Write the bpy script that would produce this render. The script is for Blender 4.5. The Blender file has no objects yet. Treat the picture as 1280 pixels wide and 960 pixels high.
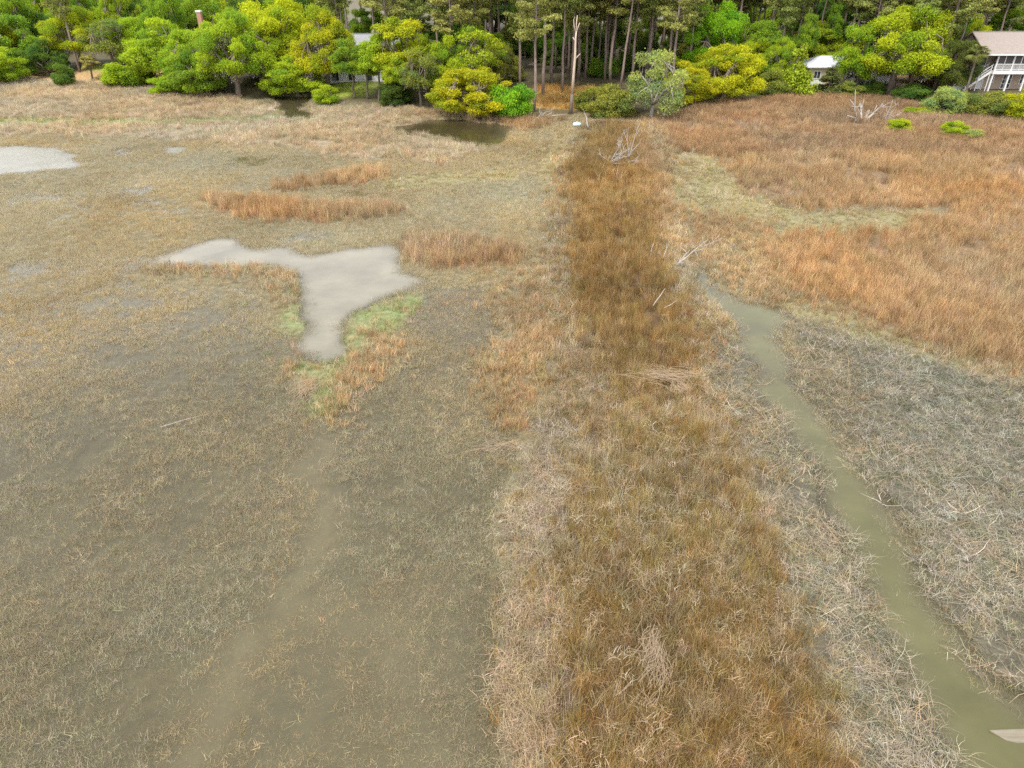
import bpy, math, random
import numpy as np
from mathutils import Vector, Matrix

# ------------------------------------------------------------------ camera, sky, sun, exposure
sc = bpy.context.scene
CAM_H = 19.5
PITCH = math.radians(31.6)
FPX = 881.0                      # focal length of a 1280 px wide picture
cam_d = bpy.data.cameras.new("camera")
cam = bpy.data.objects.new("camera", cam_d)
sc.collection.objects.link(cam)
cam.location = (0, 0, CAM_H)
cam.rotation_euler = (math.pi / 2 - PITCH, 0, 0)
cam_d.sensor_width = 36.0
cam_d.lens = 36.0 * FPX / 1280.0
cam_d.clip_start = 0.5
cam_d.clip_end = 3000.0
sc.camera = cam

SUN_EL, SUN_AZ = 58.0, 215.0
world = bpy.data.worlds.new("World")
sc.world = world
world.use_nodes = True
wn, wl = world.node_tree.nodes, world.node_tree.links
wn.clear()
w_out = wn.new("ShaderNodeOutputWorld")
w_bg = wn.new("ShaderNodeBackground")
w_sky = wn.new("ShaderNodeTexSky")
w_sky.sky_type = 'NISHITA'
w_sky.sun_disc = False
w_sky.sun_elevation = math.radians(SUN_EL)
w_sky.sun_rotation = math.radians(SUN_AZ)
w_sky.air_density = 1.0
w_sky.dust_density = 2.0
w_co = wn.new("ShaderNodeTexCoord")
w_map = wn.new("ShaderNodeMapping")
w_map.inputs['Scale'].default_value = (1.0, 1.0, 2.2)
w_noise = wn.new("ShaderNodeTexNoise")
w_noise.inputs['Scale'].default_value = 3.0
w_noise.inputs['Detail'].default_value = 6.0
w_noise.inputs['Roughness'].default_value = 0.55
w_ramp = wn.new("ShaderNodeMapRange")
w_ramp.inputs['From Min'].default_value = 0.3
w_ramp.inputs['From Max'].default_value = 0.62
w_ramp.inputs['To Min'].default_value = 0.45
w_ramp.inputs['To Max'].default_value = 0.97
w_mix = wn.new("ShaderNodeMix")
w_mix.data_type = 'RGBA'
w_mix.inputs['B'].default_value = (8.3, 8.4, 8.7, 1)      # cloud deck, before the background strength
wl.new(w_co.outputs['Generated'], w_map.inputs['Vector'])
wl.new(w_map.outputs['Vector'], w_noise.inputs['Vector'])
wl.new(w_noise.outputs['Fac'], w_ramp.inputs['Value'])
wl.new(w_ramp.outputs['Result'], w_mix.inputs['Factor'])
wl.new(w_sky.outputs['Color'], w_mix.inputs['A'])
wl.new(w_mix.outputs['Result'], w_bg.inputs['Color'])
w_bg.inputs['Strength'].default_value = 0.1
wl.new(w_bg.outputs['Background'], w_out.inputs['Surface'])

sun_d = bpy.data.lights.new("sun", 'SUN')
sun_d.energy = 1.5
sun_d.angle = math.radians(14)
sun_d.color = (1.0, 0.96, 0.9)
sun = bpy.data.objects.new("sun", sun_d)
sc.collection.objects.link(sun)
_el, _az = math.radians(SUN_EL), math.radians(SUN_AZ)
_to_sun = Vector((math.sin(_az) * math.cos(_el), math.cos(_az) * math.cos(_el), math.sin(_el)))
sun.rotation_euler = _to_sun.to_track_quat('Z', 'Y').to_euler()
sun.location = (0, 0, 80)

sc.view_settings.view_transform = 'Standard'
sc.view_settings.look = 'None'
sc.view_settings.gamma = 1.0
sc.view_settings.use_curve_mapping = False
sc.view_settings.exposure = 1.5
sc.render.engine = 'CYCLES'
sc.cycles.max_bounces = 6
sc.cycles.diffuse_bounces = 3
sc.cycles.glossy_bounces = 2
sc.cycles.transmission_bounces = 3
sc.cycles.transparent_max_bounces = 8
sc.cycles.use_denoising = False

COL = sc.collection
rng = np.random.default_rng(7)
R = math.radians

# ------------------------------------------------------------------ ground projection (metres from photograph bearings)
CP, SP = math.cos(PITCH), math.sin(PITCH)

def ray(u, v):
    dx = (np.asarray(u, float) - 640) / FPX
    dy = (np.asarray(v, float) - 480) / FPX
    return dx, CP - dy * SP, -SP - dy * CP

def ground(u, v, z=0.0):
    dx, dy, dz = ray(u, v)
    t = (z - CAM_H) / dz
    return dx * t, dy * t

def height_at(v, Y):
    """height that shows at picture row v on the plane y = Y"""
    dx, dy, dz = ray(640, v)
    return float(CAM_H + dz / dy * Y)

def px_per_m(Y, z=1.0):
    return FPX / (Y * CP + (CAM_H - z) * SP)

# ------------------------------------------------------------------ noise
def _hash(ix, iy, seed):
    h = (ix.astype(np.int64) * 374761393 + iy.astype(np.int64) * 668265263 + seed * 974711) & 0x7fffffff
    h = ((h ^ (h >> 13)) * 1274126177) & 0x7fffffff
    h = ((h ^ (h >> 16)) * 1911520717) & 0x7fffffff
    return (h & 0xffff) / 65535.0

def vnoise(x, y, s, seed=0):
    x = np.asarray(x, float) / s; y = np.asarray(y, float) / s
    ix, iy = np.floor(x), np.floor(y)
    fx, fy = x - ix, y - iy
    fx = fx * fx * (3 - 2 * fx); fy = fy * fy * (3 - 2 * fy)
    a = _hash(ix, iy, seed); b = _hash(ix + 1, iy, seed)
    c = _hash(ix, iy + 1, seed); d = _hash(ix + 1, iy + 1, seed)
    return (a * (1 - fx) + b * fx) * (1 - fy) + (c * (1 - fx) + d * fx) * fy

def fbm(x, y, s, seed=0, o=3):
    v = 0; amp = 1; tot = 0
    for k in range(o):
        v = v + amp * vnoise(x, y, s / 2 ** k, seed + k * 17); tot += amp; amp *= 0.55
    return v / tot

# ------------------------------------------------------------------ zone map of the marsh
X0, X1, Y0, Y1, RES = -140.0, 140.0, 4.0, 170.0, 0.25
NX, NY = int((X1 - X0) / RES), int((Y1 - Y0) / RES)
gx = X0 + (np.arange(NX) + 0.5) * RES
gy = Y0 + (np.arange(NY) + 0.5) * RES
GXX, GYY = np.meshgrid(gx, gy)
_amp = 0.32 + 0.008 * GYY
WXX = GXX + _amp * (2 * fbm(GXX, GYY, 2.2, 5, 3) - 1) * 1.6
WYY = GYY + _amp * (2 * fbm(GXX, GYY, 2.2, 55, 3) - 1) * 2.0

def inside(pts, xx, yy):
    w = np.array([ground(u, v) for u, v in pts])
    m = np.zeros(xx.shape, bool)
    j = len(w) - 1
    for i in range(len(w)):
        xi, yi, xj, yj = w[i, 0], w[i, 1], w[j, 0], w[j, 1]
        if yi != yj:
            c = ((yi > yy) != (yj > yy)) & (xx < (xj - xi) * (yy - yi) / (yj - yi) + xi)
            m ^= c
        j = i
    return m

def region(*polys, warp=True):
    m = np.zeros(GXX.shape, bool)
    for p in polys:
        m |= inside(p, WXX if warp else GXX, WYY if warp else GYY)
    return m

def blur(a, sig):
    s = sig / RES
    fy = np.exp(-2 * (np.pi * s * np.fft.fftfreq(a.shape[0])) ** 2)[:, None]
    fx = np.exp(-2 * (np.pi * s * np.fft.rfftfreq(a.shape[1])) ** 2)[None, :]
    return np.fft.irfft2(np.fft.rfft2(a) * fy * fx, a.shape)

BIG = 900
upland_line = [(-260, 96), (0, 99), (60, 102), (150, 106), (190, 116), (250, 121), (320, 125), (345, 122), (385, 123),
               (430, 128), (500, 133), (560, 143), (650, 147), (700, 143), (760, 141), (800, 146), (860, 137), (900, 127),
               (1000, 121), (1080, 119), (1140, 124), (1180, 140), (1280, 150), (1560, 172)]
w_up = [ground(u, v) for u, v in upland_line]
def upland_y(x):
    return np.interp(x, [p[0] for p in w_up], [p[1] for p in w_up])
UP = WYY > upland_y(WXX)

# codes: 0 shallow marsh 1 needlerush 2 tan reeds 3 grey straw 4 levee shoulder 5 yellow-green 6 open water 7 fresh green
#        8 pale far reeds 9 sparse murky channel 10 upland 11 grey fringe 12 far brown reeds 13 mixed edge 14 golden grass
Z = np.zeros(GXX.shape, np.uint8)
def paint(code, *polys, warp=True):
    m = region(*polys, warp=warp)
    Z[m] = code
    return m
paint(8, [(-300, 100), (150, 104), (260, 119), (340, 133), (380, 140), (480, 134), (560, 142), (640, 146), (640, 156), (530, 150), (500, 158), (520, 172),
          (600, 186), (560, 205), (450, 200), (330, 182), (250, 178), (120, 170), (0, 168), (-300, 172)])
Z[region([(-200, 150), (0, 149), (150, 151), (300, 149), (345, 144), (400, 146), (400, 150), (330, 152), (200, 156), (60, 158), (-200, 160)])] = 7
paint(5, [(696, 168), (722, 168), (725, 190), (706, 212), (696, 240), (670, 225), (680, 195)], [(470, 226), (540, 214), (640, 212), (650, 220), (560, 232), (480, 240)])
paint(2, [(345, 234), (385, 222), (470, 212), (482, 222), (440, 233), (360, 240)],
      [(248, 252), (300, 247), (345, 255), (420, 259), (500, 260), (502, 268), (430, 276), (370, 280), (320, 273), (265, 264)],
      [(490, 308), (530, 295), (600, 300), (650, 306), (640, 332), (560, 338), (510, 330)],
      [(585, 150), (660, 150), (700, 150), (690, 160), (640, 160), (620, 154)])
paint(13, [(640, 340), (700, 300), (700, 420), (640, 560), (600, 470), (610, 400)])
# sparse murky open parts
paint(9, [(375, 545), (405, 545), (400, 620), (392, 680), (375, 735), (430, 755), (560, 690), (632, 735), (640, 1010), (140, 1010), (230, 860),
          (300, 780), (345, 700), (365, 620)])
paint(9, [(530, 372), (600, 362), (640, 420), (600, 450), (545, 425), (505, 402)])
# right side
paint(12, [(800, 155), (860, 138), (930, 127), (1080, 119), (1160, 135), (1600, 165), (1600, 215), (1300, 205), (1100, 197), (960, 195), (915, 200), (850, 188), (815, 168)])
paint(5, [(795, 165), (850, 188), (915, 203), (920, 235), (945, 252), (1000, 270), (1160, 262), (1160, 282), (1040, 297), (990, 298), (950, 282), (900, 272), (860, 268), (846, 240), (826, 205)])
paint(13, [(845, 262), (900, 268), (960, 285), (985, 330), (1040, 372), (1150, 425), (1300, 478), (1300, 500), (1100, 430), (990, 388), (925, 372), (885, 328), (850, 320)])
paint(2, [(915, 208), (960, 197), (1100, 197), (1300, 206), (1600, 215), (1600, 250), (1300, 252), (1200, 258), (1140, 260), (1000, 262), (945, 247), (920, 233)])
paint(2, [(960, 310), (985, 297), (1050, 298), (1100, 291), (1150, 284), (1185, 262), (1300, 243), (1600, 243), (1600, 560), (1300, 470), (1230, 450), (1150, 420), (1080, 398), (1020, 368), (975, 340)])
paint(5, [(985, 378), (1040, 392), (1120, 422), (1210, 455), (1190, 464), (1090, 434), (1000, 402)])
paint(3, [(1000, 402), (1100, 434), (1180, 458), (1300, 490), (1600, 580), (1600, 1010), (1330, 1010), (1240, 850), (1190, 790), (1120, 640), (1050, 540), (1000, 480), (985, 440)])
# levee
paint(4, [(735, 155), (830, 158), (845, 240), (850, 290), (875, 340), (915, 430), (950, 500), (1000, 580), (1040, 660), (1080, 760), (1130, 860), (1200, 1010),
          (640, 1010), (640, 880), (628, 780), (640, 680), (668, 600), (690, 520), (698, 420), (690, 350), (690, 300), (700, 240), (705, 200)])
paint(3, [(885, 420), (905, 405), (950, 500), (1020, 590), (1070, 680), (1110, 770), (1150, 870), (1200, 1010), (1085, 1010), (1015, 830), (975, 690), (930, 580), (895, 500)])
paint(11, [(690, 520), (722, 590), (695, 690), (690, 800), (700, 1010), (640, 1010), (628, 800), (640, 690), (665, 610)])
paint(16, [(742, 168), (768, 162), (790, 168), (806, 205), (816, 250), (812, 290), (826, 335), (852, 390), (860, 430), (850, 470), (836, 514), (818, 510), (790, 514),
           (770, 496), (742, 440), (722, 390), (718, 330), (722, 290), (713, 240), (713, 214), (735, 195)])
paint(1, [(765, 532), (800, 524), (850, 532), (900, 572), (930, 620), (960, 690), (980, 750), (995, 820), (1030, 900), (1070, 1010), (695, 1010), (705, 900), (700, 800),
          (712, 740), (715, 650), (735, 580)])
paint(2, [(798, 168), (816, 205), (828, 250), (826, 300), (812, 302), (812, 250), (801, 205), (784, 168)])
# open water
CREEK = paint(6, [(867, 324), (880, 331), (898, 362), (922, 380), (975, 386), (980, 398), (952, 422), (980, 452), (998, 492), (1036, 544), (1074, 592), (1106, 642),
                  (1140, 722), (1182, 804), (1232, 864), (1290, 908), (1335, 1010), (1215, 1010), (1158, 860), (1112, 760), (1072, 660), (1028, 582), (972, 518), (948, 450),
                  (908, 392), (870, 350)])
POND = paint(6, [(185, 326), (240, 306), (280, 300), (305, 312), (390, 320), (440, 314), (482, 310), (498, 335), (526, 348), (500, 368), (440, 390), (428, 410), (420, 440),
                 (395, 448), (374, 430), (396, 408), (387, 370), (368, 345), (330, 331), (260, 324), (200, 330)])
POND |= paint(6, [(-250, 184), (0, 182), (60, 183), (82, 192), (102, 208), (40, 215), (0, 219), (-250, 226)],
              [(144, 186), (162, 186), (158, 194), (146, 194)], [(206, 185), (222, 185), (220, 192), (208, 192)])
POND |= paint(6, [(486, 159), (540, 151), (600, 153), (634, 159), (632, 176), (600, 181), (560, 170), (510, 165)],
              [(340, 121), (388, 122), (380, 138), (398, 148), (352, 148)])
paint(7, [(335, 338), (366, 346), (384, 375), (390, 406), (372, 420), (352, 412), (362, 380)],
      [(432, 414), (452, 392), (520, 367), (522, 384), (475, 420), (445, 462), (425, 505), (402, 535), (382, 520), (368, 470), (376, 448), (418, 450)])
paint(13, [(455, 415), (500, 428), (495, 470), (440, 500), (418, 532), (400, 532), (432, 462)],
      [(360, 440), (385, 470), (398, 505), (372, 500), (360, 470)], [(200, 330), (330, 333), (366, 350), (360, 400), (330, 350), (190, 345)])
Z[UP] = 10
Zp = Z.copy()

def field(codes, sig):
    return blur(np.isin(Z, codes).astype(float), sig)
f_levee = field([1, 4, 11, 16], 1.0)
f_levee1 = field([1, 16], 0.8)
creek_f = blur(CREEK.astype(float), 0.35)
pond_f = blur(POND.astype(float), 0.28)
murk_f = field([9], 0.8)
# drowned silt runnel through the murky shallows
def line_field(pts, wid):
    w = np.array([ground(u, v) for u, v in pts])
    d = np.full(GXX.shape, 1e9)
    for a, b in zip(w[:-1], w[1:]):
        ab = b - a
        t = np.clip(((WXX - a[0]) * ab[0] + (WYY - a[1]) * ab[1]) / (ab @ ab), 0, 1)
        d = np.minimum(d, np.hypot(WXX - a[0] - t * ab[0], WYY - a[1] - t * ab[1]))
    return np.exp(-(d / wid) ** 2)
runnel = line_field([(388, 545), (398, 620), (392, 690), (360, 745), (305, 800), (268, 880), (210, 1000)], 0.65)
runnel = np.maximum(runnel, 0.7 * line_field([(360, 745), (470, 800), (520, 900), (540, 1000)], 1.1))
furrow = line_field([(765, 175), (772, 250), (775, 330), (792, 380), (812, 430), (822, 480)], 0.45)
furrow2 = line_field([(930, 560), (975, 650), (1000, 720), (1022, 800), (1060, 900), (1090, 1000)], 0.22)

n1 = fbm(GXX, GYY, 6.0, 3, 4) - 0.5
n2 = fbm(GXX, GYY, 0.9, 13, 2) - 0.5
far = np.clip((GYY - 24) / 22, 0, 1)
TZ = -0.17 + 0.19 * far + 0.16 * n1 + 0.05 * n2
TZ += 0.62 * f_levee + 0.12 * f_levee1 - 0.22 * furrow * f_levee1 - 0.12 * furrow2 * f_levee
TZ += 0.16 * field([2, 8, 12, 13, 7], 0.8) + 0.24 * field([3], 0.7)
TZ -= 0.10 * murk_f + 0.16 * runnel
TZ -= 1.15 * creek_f + 0.75 * pond_f
up_d = GYY - upland_y(GXX)
TZ = np.where(up_d > -6, TZ + 1.5 / (1 + np.exp(-(up_d - 5) / 2.2)) * 1.0, TZ)

def sample(A, x, y):
    fx = np.clip((np.asarray(x, float) - X0) / RES - 0.5, 0, NX - 1.001)
    fy = np.clip((np.asarray(y, float) - Y0) / RES - 0.5, 0, NY - 1.001)
    ix, iy = fx.astype(int), fy.astype(int)
    ax, ay = fx - ix, fy - iy
    return ((A[iy, ix] * (1 - ax) + A[iy, ix + 1] * ax) * (1 - ay) + (A[iy + 1, ix] * (1 - ax) + A[iy + 1, ix + 1] * ax) * ay)

def zone(x, y):
    ix = np.clip(((np.asarray(x) - X0) / RES).astype(int), 0, NX - 1)
    iy = np.clip(((np.asarray(y) - Y0) / RES).astype(int), 0, NY - 1)
    return Z[iy, ix]

def tz(x, y):
    return float(sample(TZ, x, y))

def place(u, v):
    """ground point seen at picture position (u, v)"""
    z = 0.0
    for _ in range(12):
        x, y = ground(u, v, z)
        z = 0.5 * z + 0.5 * tz(x, y)
    return float(x), float(y), tz(x, y)

# ------------------------------------------------------------------ object helpers
def tag(o, label=None, cat=None, group=None, kind=None):
    if label: o['label'] = label
    if cat: o['category'] = cat
    if group: o['group'] = group
    if kind: o['kind'] = kind
    return o

def link(o, parent=None):
    COL.objects.link(o)
    if parent is not None:
        o.parent = parent
    return o

def empty(name, loc, rz=0.0, scale=(1, 1, 1)):
    o = bpy.data.objects.new(name, None)
    o.location = loc; o.rotation_euler = (0, 0, rz); o.scale = scale
    o.empty_display_size = 0.3
    return link(o)

def mesh_np(name, V, F, mat=None, smooth=False):
    """V (n,3) array; F (m,k) int array or list of lists"""
    me = bpy.data.meshes.new(name)
    V = np.asarray(V, np.float32)
    if isinstance(F, np.ndarray):
        m, k = F.shape
        me.vertices.add(len(V)); me.vertices.foreach_set("co", V.ravel())
        me.loops.add(m * k); me.loops.foreach_set("vertex_index", F.astype(np.int32).ravel())
        me.polygons.add(m)
        me.polygons.foreach_set("loop_start", np.arange(0, m * k, k, dtype=np.int32))
        me.polygons.foreach_set("loop_total", np.full(m, k, np.int32))
        me.update(calc_edges=True)
    else:
        me.from_pydata([tuple(v) for v in V], [], [tuple(f) for f in F])
        me.update()
    if smooth:
        me.polygons.foreach_set("use_smooth", np.ones(len(me.polygons), bool))
    if mat: me.materials.append(mat)
    return me

class MB:
    """collects shapes of one part"""
    def __init__(self): self.v = []; self.f = []
    def add(self, V, F):
        b = len(self.v)
        self.v += [tuple(map(float, p)) for p in V]
        self.f += [tuple(i + b for i in f) for f in F]
        return self
    def box(self, x0, x1, y0, y1, z0, z1):
        V = [(x0, y0, z0), (x1, y0, z0), (x1, y1, z0), (x0, y1, z0), (x0, y0, z1), (x1, y0, z1), (x1, y1, z1), (x0, y1, z1)]
        return self.add(V, [(0, 3, 2, 1), (4, 5, 6, 7), (0, 1, 5, 4), (1, 2, 6, 5), (2, 3, 7, 6), (3, 0, 4, 7)])
    def bar(self, a, b, w, d):
        a, b = Vector(a), Vector(b)
        t = (b - a).normalized()
        s = t.cross(Vector((0, 0, 1)))
        if s.length < 1e-3: s = Vector((1, 0, 0))
        s.normalize(); n = s.cross(t)
        V = [p + s * (w / 2 * i) + n * (d / 2 * j) for p in (a, b) for i, j in ((-1, -1), (1, -1), (1, 1), (-1, 1))]
        return self.add(V, [(0, 3, 2, 1), (4, 5, 6, 7), (0, 1, 5, 4), (1, 2, 6, 5), (2, 3, 7, 6), (3, 0, 4, 7)])
    def prism(self, prof, y0, y1):
        n = len(prof)
        V = [(x, y0, z) for x, z in prof] + [(x, y1, z) for x, z in prof]
        return self.add(V, [tuple(range(n)), tuple(range(2 * n - 1, n - 1, -1))] + [(i, n + i, n + (i + 1) % n, (i + 1) % n) for i in range(n)])
    def tube(self, pts, rad, sides=6):
        V, F = tube(pts, rad, sides)
        return self.add(V, F)
    def build(self, name, mat, parent=None, smooth=False):
        me = bpy.data.meshes.new(name)
        me.from_pydata(self.v, [], self.f); me.update()
        if smooth:
            me.polygons.foreach_set("use_smooth", np.ones(len(me.polygons), bool))
        me.materials.append(mat)
        return link(bpy.data.objects.new(name, me), parent)

def tube(pts, rad, sides=6):
    pts = [Vector(p) for p in pts]
    V, F = [], []
    ref = Vector((0.31, 0.17, 0.93)).normalized()
    for i, p in enumerate(pts):
        t = (pts[min(i + 1, len(pts) - 1)] - pts[max(i - 1, 0)])
        t = t.normalized() if t.length > 1e-6 else Vector((0, 0, 1))
        a = t.cross(ref)
        if a.length < 1e-3: a = t.cross(Vector((1, 0, 0)))
        a.normalize(); b = t.cross(a)
        for k in range(sides):
            th = 2 * math.pi * k / sides
            V.append(p + (a * math.cos(th) + b * math.sin(th)) * rad[i])
    n = len(pts)
    for i in range(n - 1):
        for k in range(sides):
            k2 = (k + 1) % sides
            F.append((i * sides + k, i * sides + k2, (i + 1) * sides + k2, (i + 1) * sides + k))
    F.append(tuple(range(sides - 1, -1, -1)))
    F.append(tuple((n - 1) * sides + k for k in range(sides)))
    return V, F

# ------------------------------------------------------------------ materials
def newmat(name):
    m = bpy.data.materials.new(name); m.use_nodes = True
    nt = m.node_tree; nt.nodes.clear()
    out = nt.nodes.new("ShaderNodeOutputMaterial")
    return m, nt, nt.nodes, nt.links, out

def mapr(N, L, src, a, b, c, d):
    n = N.new("ShaderNodeMapRange")
    n.inputs['From Min'].default_value = a; n.inputs['From Max'].default_value = b
    n.inputs['To Min'].default_value = c; n.inputs['To Max'].default_value = d
    L.new(src, n.inputs['Value'])
    return n.outputs['Result']

def noise_node(N, L, scale, detail=4, rough=0.6, vec=None, dim='3D'):
    n = N.new("ShaderNodeTexNoise")
    n.inputs['Scale'].default_value = scale; n.inputs['Detail'].default_value = detail; n.inputs['Roughness'].default_value = rough
    if vec is not None: L.new(vec, n.inputs['Vector'])
    return n.outputs['Fac']

def mixc(N, L, fac, a, b, blend='MIX'):
    n = N.new("ShaderNodeMix"); n.data_type = 'RGBA'; n.blend_type = blend
    for sock, val in (('Factor', fac), ('A', a), ('B', b)):
        if isinstance(val, (int, float)): n.inputs[sock].default_value = val
        elif isinstance(val, tuple): n.inputs[sock].default_value = (*val[:3], 1)
        else: L.new(val, n.inputs[sock])
    return n.outputs['Result']

def surface(name, c1, c2, scale=4.0, rough=0.8, bump=0.15, c3=None, stretch=(1, 1, 1), spec=0.3):
    m, nt, N, L, out = newmat(name)
    co = N.new("ShaderNodeTexCoord"); mp = N.new("ShaderNodeMapping"); mp.inputs['Scale'].default_value = stretch
    L.new(co.outputs['Object'], mp.inputs['Vector'])
    f1 = noise_node(N, L, scale, 5, 0.65, mp.outputs['Vector'])
    f1 = mapr(N, L, f1, 0.32, 0.68, 0, 1)
    col = mixc(N, L, f1, c1, c2)
    if c3:
        f2 = mapr(N, L, noise_node(N, L, scale * 0.35, 3, 0.6, mp.outputs['Vector']), 0.5, 0.7, 0, 0.8)
        col = mixc(N, L, f2, col, c3)
    b = N.new("ShaderNodeBsdfPrincipled")
    b.inputs['Roughness'].default_value = rough
    b.inputs['Specular IOR Level'].default_value = spec
    L.new(col, b.inputs['Base Color'])
    bp = N.new("ShaderNodeBump"); bp.inputs['Strength'].default_value = bump; bp.inputs['Distance'].default_value = 0.03
    L.new(noise_node(N, L, scale * 5, 4, 0.7, mp.outputs['Vector']), bp.inputs['Height'])
    L.new(bp.outputs['Normal'], b.inputs['Normal'])
    L.new(b.outputs['BSDF'], out.inputs['Surface'])
    return m

def blade_material(name, trans=0.3):
    """grass: colour comes with each clump, every blade varies a little"""
    m, nt, N, L, out = newmat(name)
    at = N.new("ShaderNodeAttribute"); at.attribute_type = 'INSTANCER'; at.attribute_name = "col"
    ge = N.new("ShaderNodeNewGeometry")
    hs = N.new("ShaderNodeHueSaturation")
    L.new(at.outputs['Color'], hs.inputs['Color'])
    L.new(mapr(N, L, ge.outputs['Random Per Island'], 0, 1, 0.62, 1.45), hs.inputs['Value'])
    d = N.new("ShaderNodeBsdfDiffuse"); t = N.new("ShaderNodeBsdfTranslucent"); mx = N.new("ShaderNodeMixShader")
    L.new(hs.outputs['Color'], d.inputs['Color']); L.new(hs.outputs['Color'], t.inputs['Color'])
    mx.inputs['Fac'].default_value = trans
    L.new(d.outputs['BSDF'], mx.inputs[1]); L.new(t.outputs['BSDF'], mx.inputs[2])
    L.new(mx.outputs['Shader'], out.inputs['Surface'])
    return m

def leaf_material(name, trans=0.48):
    """leaves: object colour is the species tint, 'clump' varies it along the branches"""
    m, nt, N, L, out = newmat(name)
    oi = N.new("ShaderNodeObjectInfo")
    at = N.new("ShaderNodeAttribute"); at.attribute_name = "clump"
    ge = N.new("ShaderNodeNewGeometry")
    c = mixc(N, L, 1.0, oi.outputs['Color'], at.outputs['Color'], 'MULTIPLY')
    hs = N.new("ShaderNodeHueSaturation")
    L.new(c, hs.inputs['Color'])
    L.new(mapr(N, L, ge.outputs['Random Per Island'], 0, 1, 0.7, 1.35), hs.inputs['Value'])
    L.new(mapr(N, L, ge.outputs['Random Per Island'], 0, 1, 0.485, 0.51), hs.inputs['Hue'])
    d = N.new("ShaderNodeBsdfDiffuse"); t = N.new("ShaderNodeBsdfTranslucent"); mx = N.new("ShaderNodeMixShader")
    L.new(hs.outputs['Color'], d.inputs['Color']); L.new(hs.outputs['Color'], t.inputs['Color'])
    mx.inputs['Fac'].default_value = trans
    L.new(d.outputs['BSDF'], mx.inputs[1]); L.new(t.outputs['BSDF'], mx.inputs[2])
    L.new(mx.outputs['Shader'], out.inputs['Surface'])
    return m

M = {}
M['blade'] = blade_material("dry_grass_blade")
M['leaf'] = leaf_material("tree_leaf")
M['needle'] = leaf_material("pine_needle", 0.25)
M['bark'] = surface("grey_brown_bark", (0.10, 0.075, 0.055), (0.2, 0.16, 0.125), 3, 0.9, 0.5, stretch=(1, 1, 0.3))
M['pinebark'] = surface("pine_bark", (0.15, 0.105, 0.085), (0.27, 0.205, 0.17), 3, 0.9, 0.5, c3=(0.31, 0.27, 0.24), stretch=(1, 1, 0.35))
M['dead'] = surface("weathered_dead_wood", (0.28, 0.245, 0.21), (0.44, 0.40, 0.355), 4, 0.85, 0.3, stretch=(1, 1, 0.3))
M['snag'] = surface("bleached_snag_wood", (0.36, 0.27, 0.2), (0.58, 0.48, 0.38), 1.2, 0.85, 0.3, stretch=(1, 1, 0.25))
M['moss'] = leaf_material("hanging_moss", 0.2)

# ------------------------------------------------------------------ marsh ground: one sheet out to the horizon
def axis(knots):
    out = []
    for a, b, s in knots:
        out += list(np.arange(a, b - 1e-6, s))
    return np.array(out + [knots[-1][1]])
ax_x = axis([(-1500, -300, 300), (-300, -150, 25), (-150, -60, 1.5), (-60, -24, 0.6), (-24, 24, 0.25), (24, 60, 0.6), (60, 150, 1.5), (150, 300, 25), (300, 1500, 300)])
ax_y = axis([(-60, 0, 12), (0, 6, 1.5), (6, 36, 0.25), (36, 70, 0.45), (70, 168, 0.9), (168, 240, 12), (240, 2400, 270)])
TX, TY = np.meshgrid(ax_x, ax_y)
TZZ = sample(TZ, TX, TY)
TZZ = np.where((TY < Y0) | (TY > Y1 - 2) | (np.abs(TX) > X1 - 2), np.where(TY > upland_y(TX), 1.5, -0.3), TZZ)
nx_, ny_ = len(ax_x), len(ax_y)
V = np.stack([TX, TY, TZZ], -1).reshape(-1, 3)
ii = np.arange(nx_ * ny_).reshape(ny_, nx_)
F = np.stack([ii[:-1, :-1], ii[:-1, 1:], ii[1:, 1:], ii[1:, :-1]], -1).reshape(-1, 4)

GC = {0: (0.13, 0.112, 0.064), 1: (0.10, 0.065, 0.03), 2: (0.15, 0.10, 0.055), 3: (0.085, 0.076, 0.05), 4: (0.10, 0.078, 0.045), 5: (0.18, 0.16, 0.08), 6: (0.2, 0.175, 0.10),
      7: (0.15, 0.17, 0.07), 8: (0.2, 0.16, 0.10), 9: (0.12, 0.103, 0.056), 10: (0.085, 0.07, 0.035), 11: (0.10, 0.08, 0.052), 12: (0.15, 0.10, 0.06), 13: (0.12, 0.098, 0.052), 14: (0.3, 0.2, 0.06)}
GC[15] = (0.2, 0.22, 0.06); GC[16] = (0.085, 0.052, 0.024)
lut = np.array([GC[i] for i in range(17)])
gcol = lut[Z]
gcol = np.stack([blur(gcol[..., k], 0.35) for k in range(3)], -1)
gcol += runnel[..., None] * (np.array([0.30, 0.24, 0.13]) - gcol) * 0.85
gcol += (CREEK.astype(float) * 0.8)[..., None] * (np.array([0.13, 0.12, 0.055]) - gcol)
lawn = blur(region([(955, 121), (1000, 120), (1055, 119), (1055, 108), (1000, 106), (955, 108)], [(400, 124), (465, 124), (470, 112), (400, 110)],
                   [(905, 122), (960, 120), (960, 108), (905, 108)], [(120, 104), (145, 104), (150, 92), (118, 92)], warp=False).astype(float), 0.8)
gcol += (lawn * 0.95)[..., None] * (np.array([0.3, 0.36, 0.05]) - gcol)
sand = blur(region([(1095, 117), (1160, 119), (1165, 108), (1095, 106)], [(30, 102), (170, 107), (170, 97), (40, 95)],
                   [(1215, 116), (1290, 117), (1290, 108), (1215, 107)], [(195, 112), (225, 112), (225, 90), (190, 90)], warp=False).astype(float), 0.8)
gcol += (sand * 0.9)[..., None] * (np.array([0.42, 0.27, 0.13]) - gcol)
gold = blur(region([(668, 139), (740, 139), (745, 122), (668, 120)], warp=False).astype(float), 0.6)
gcol += (gold * 0.95)[..., None] * (np.array([0.42, 0.24, 0.06]) - gcol)
Z[(gold > 0.45)] = 14
Z[(lawn > 0.5)] = 15
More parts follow.
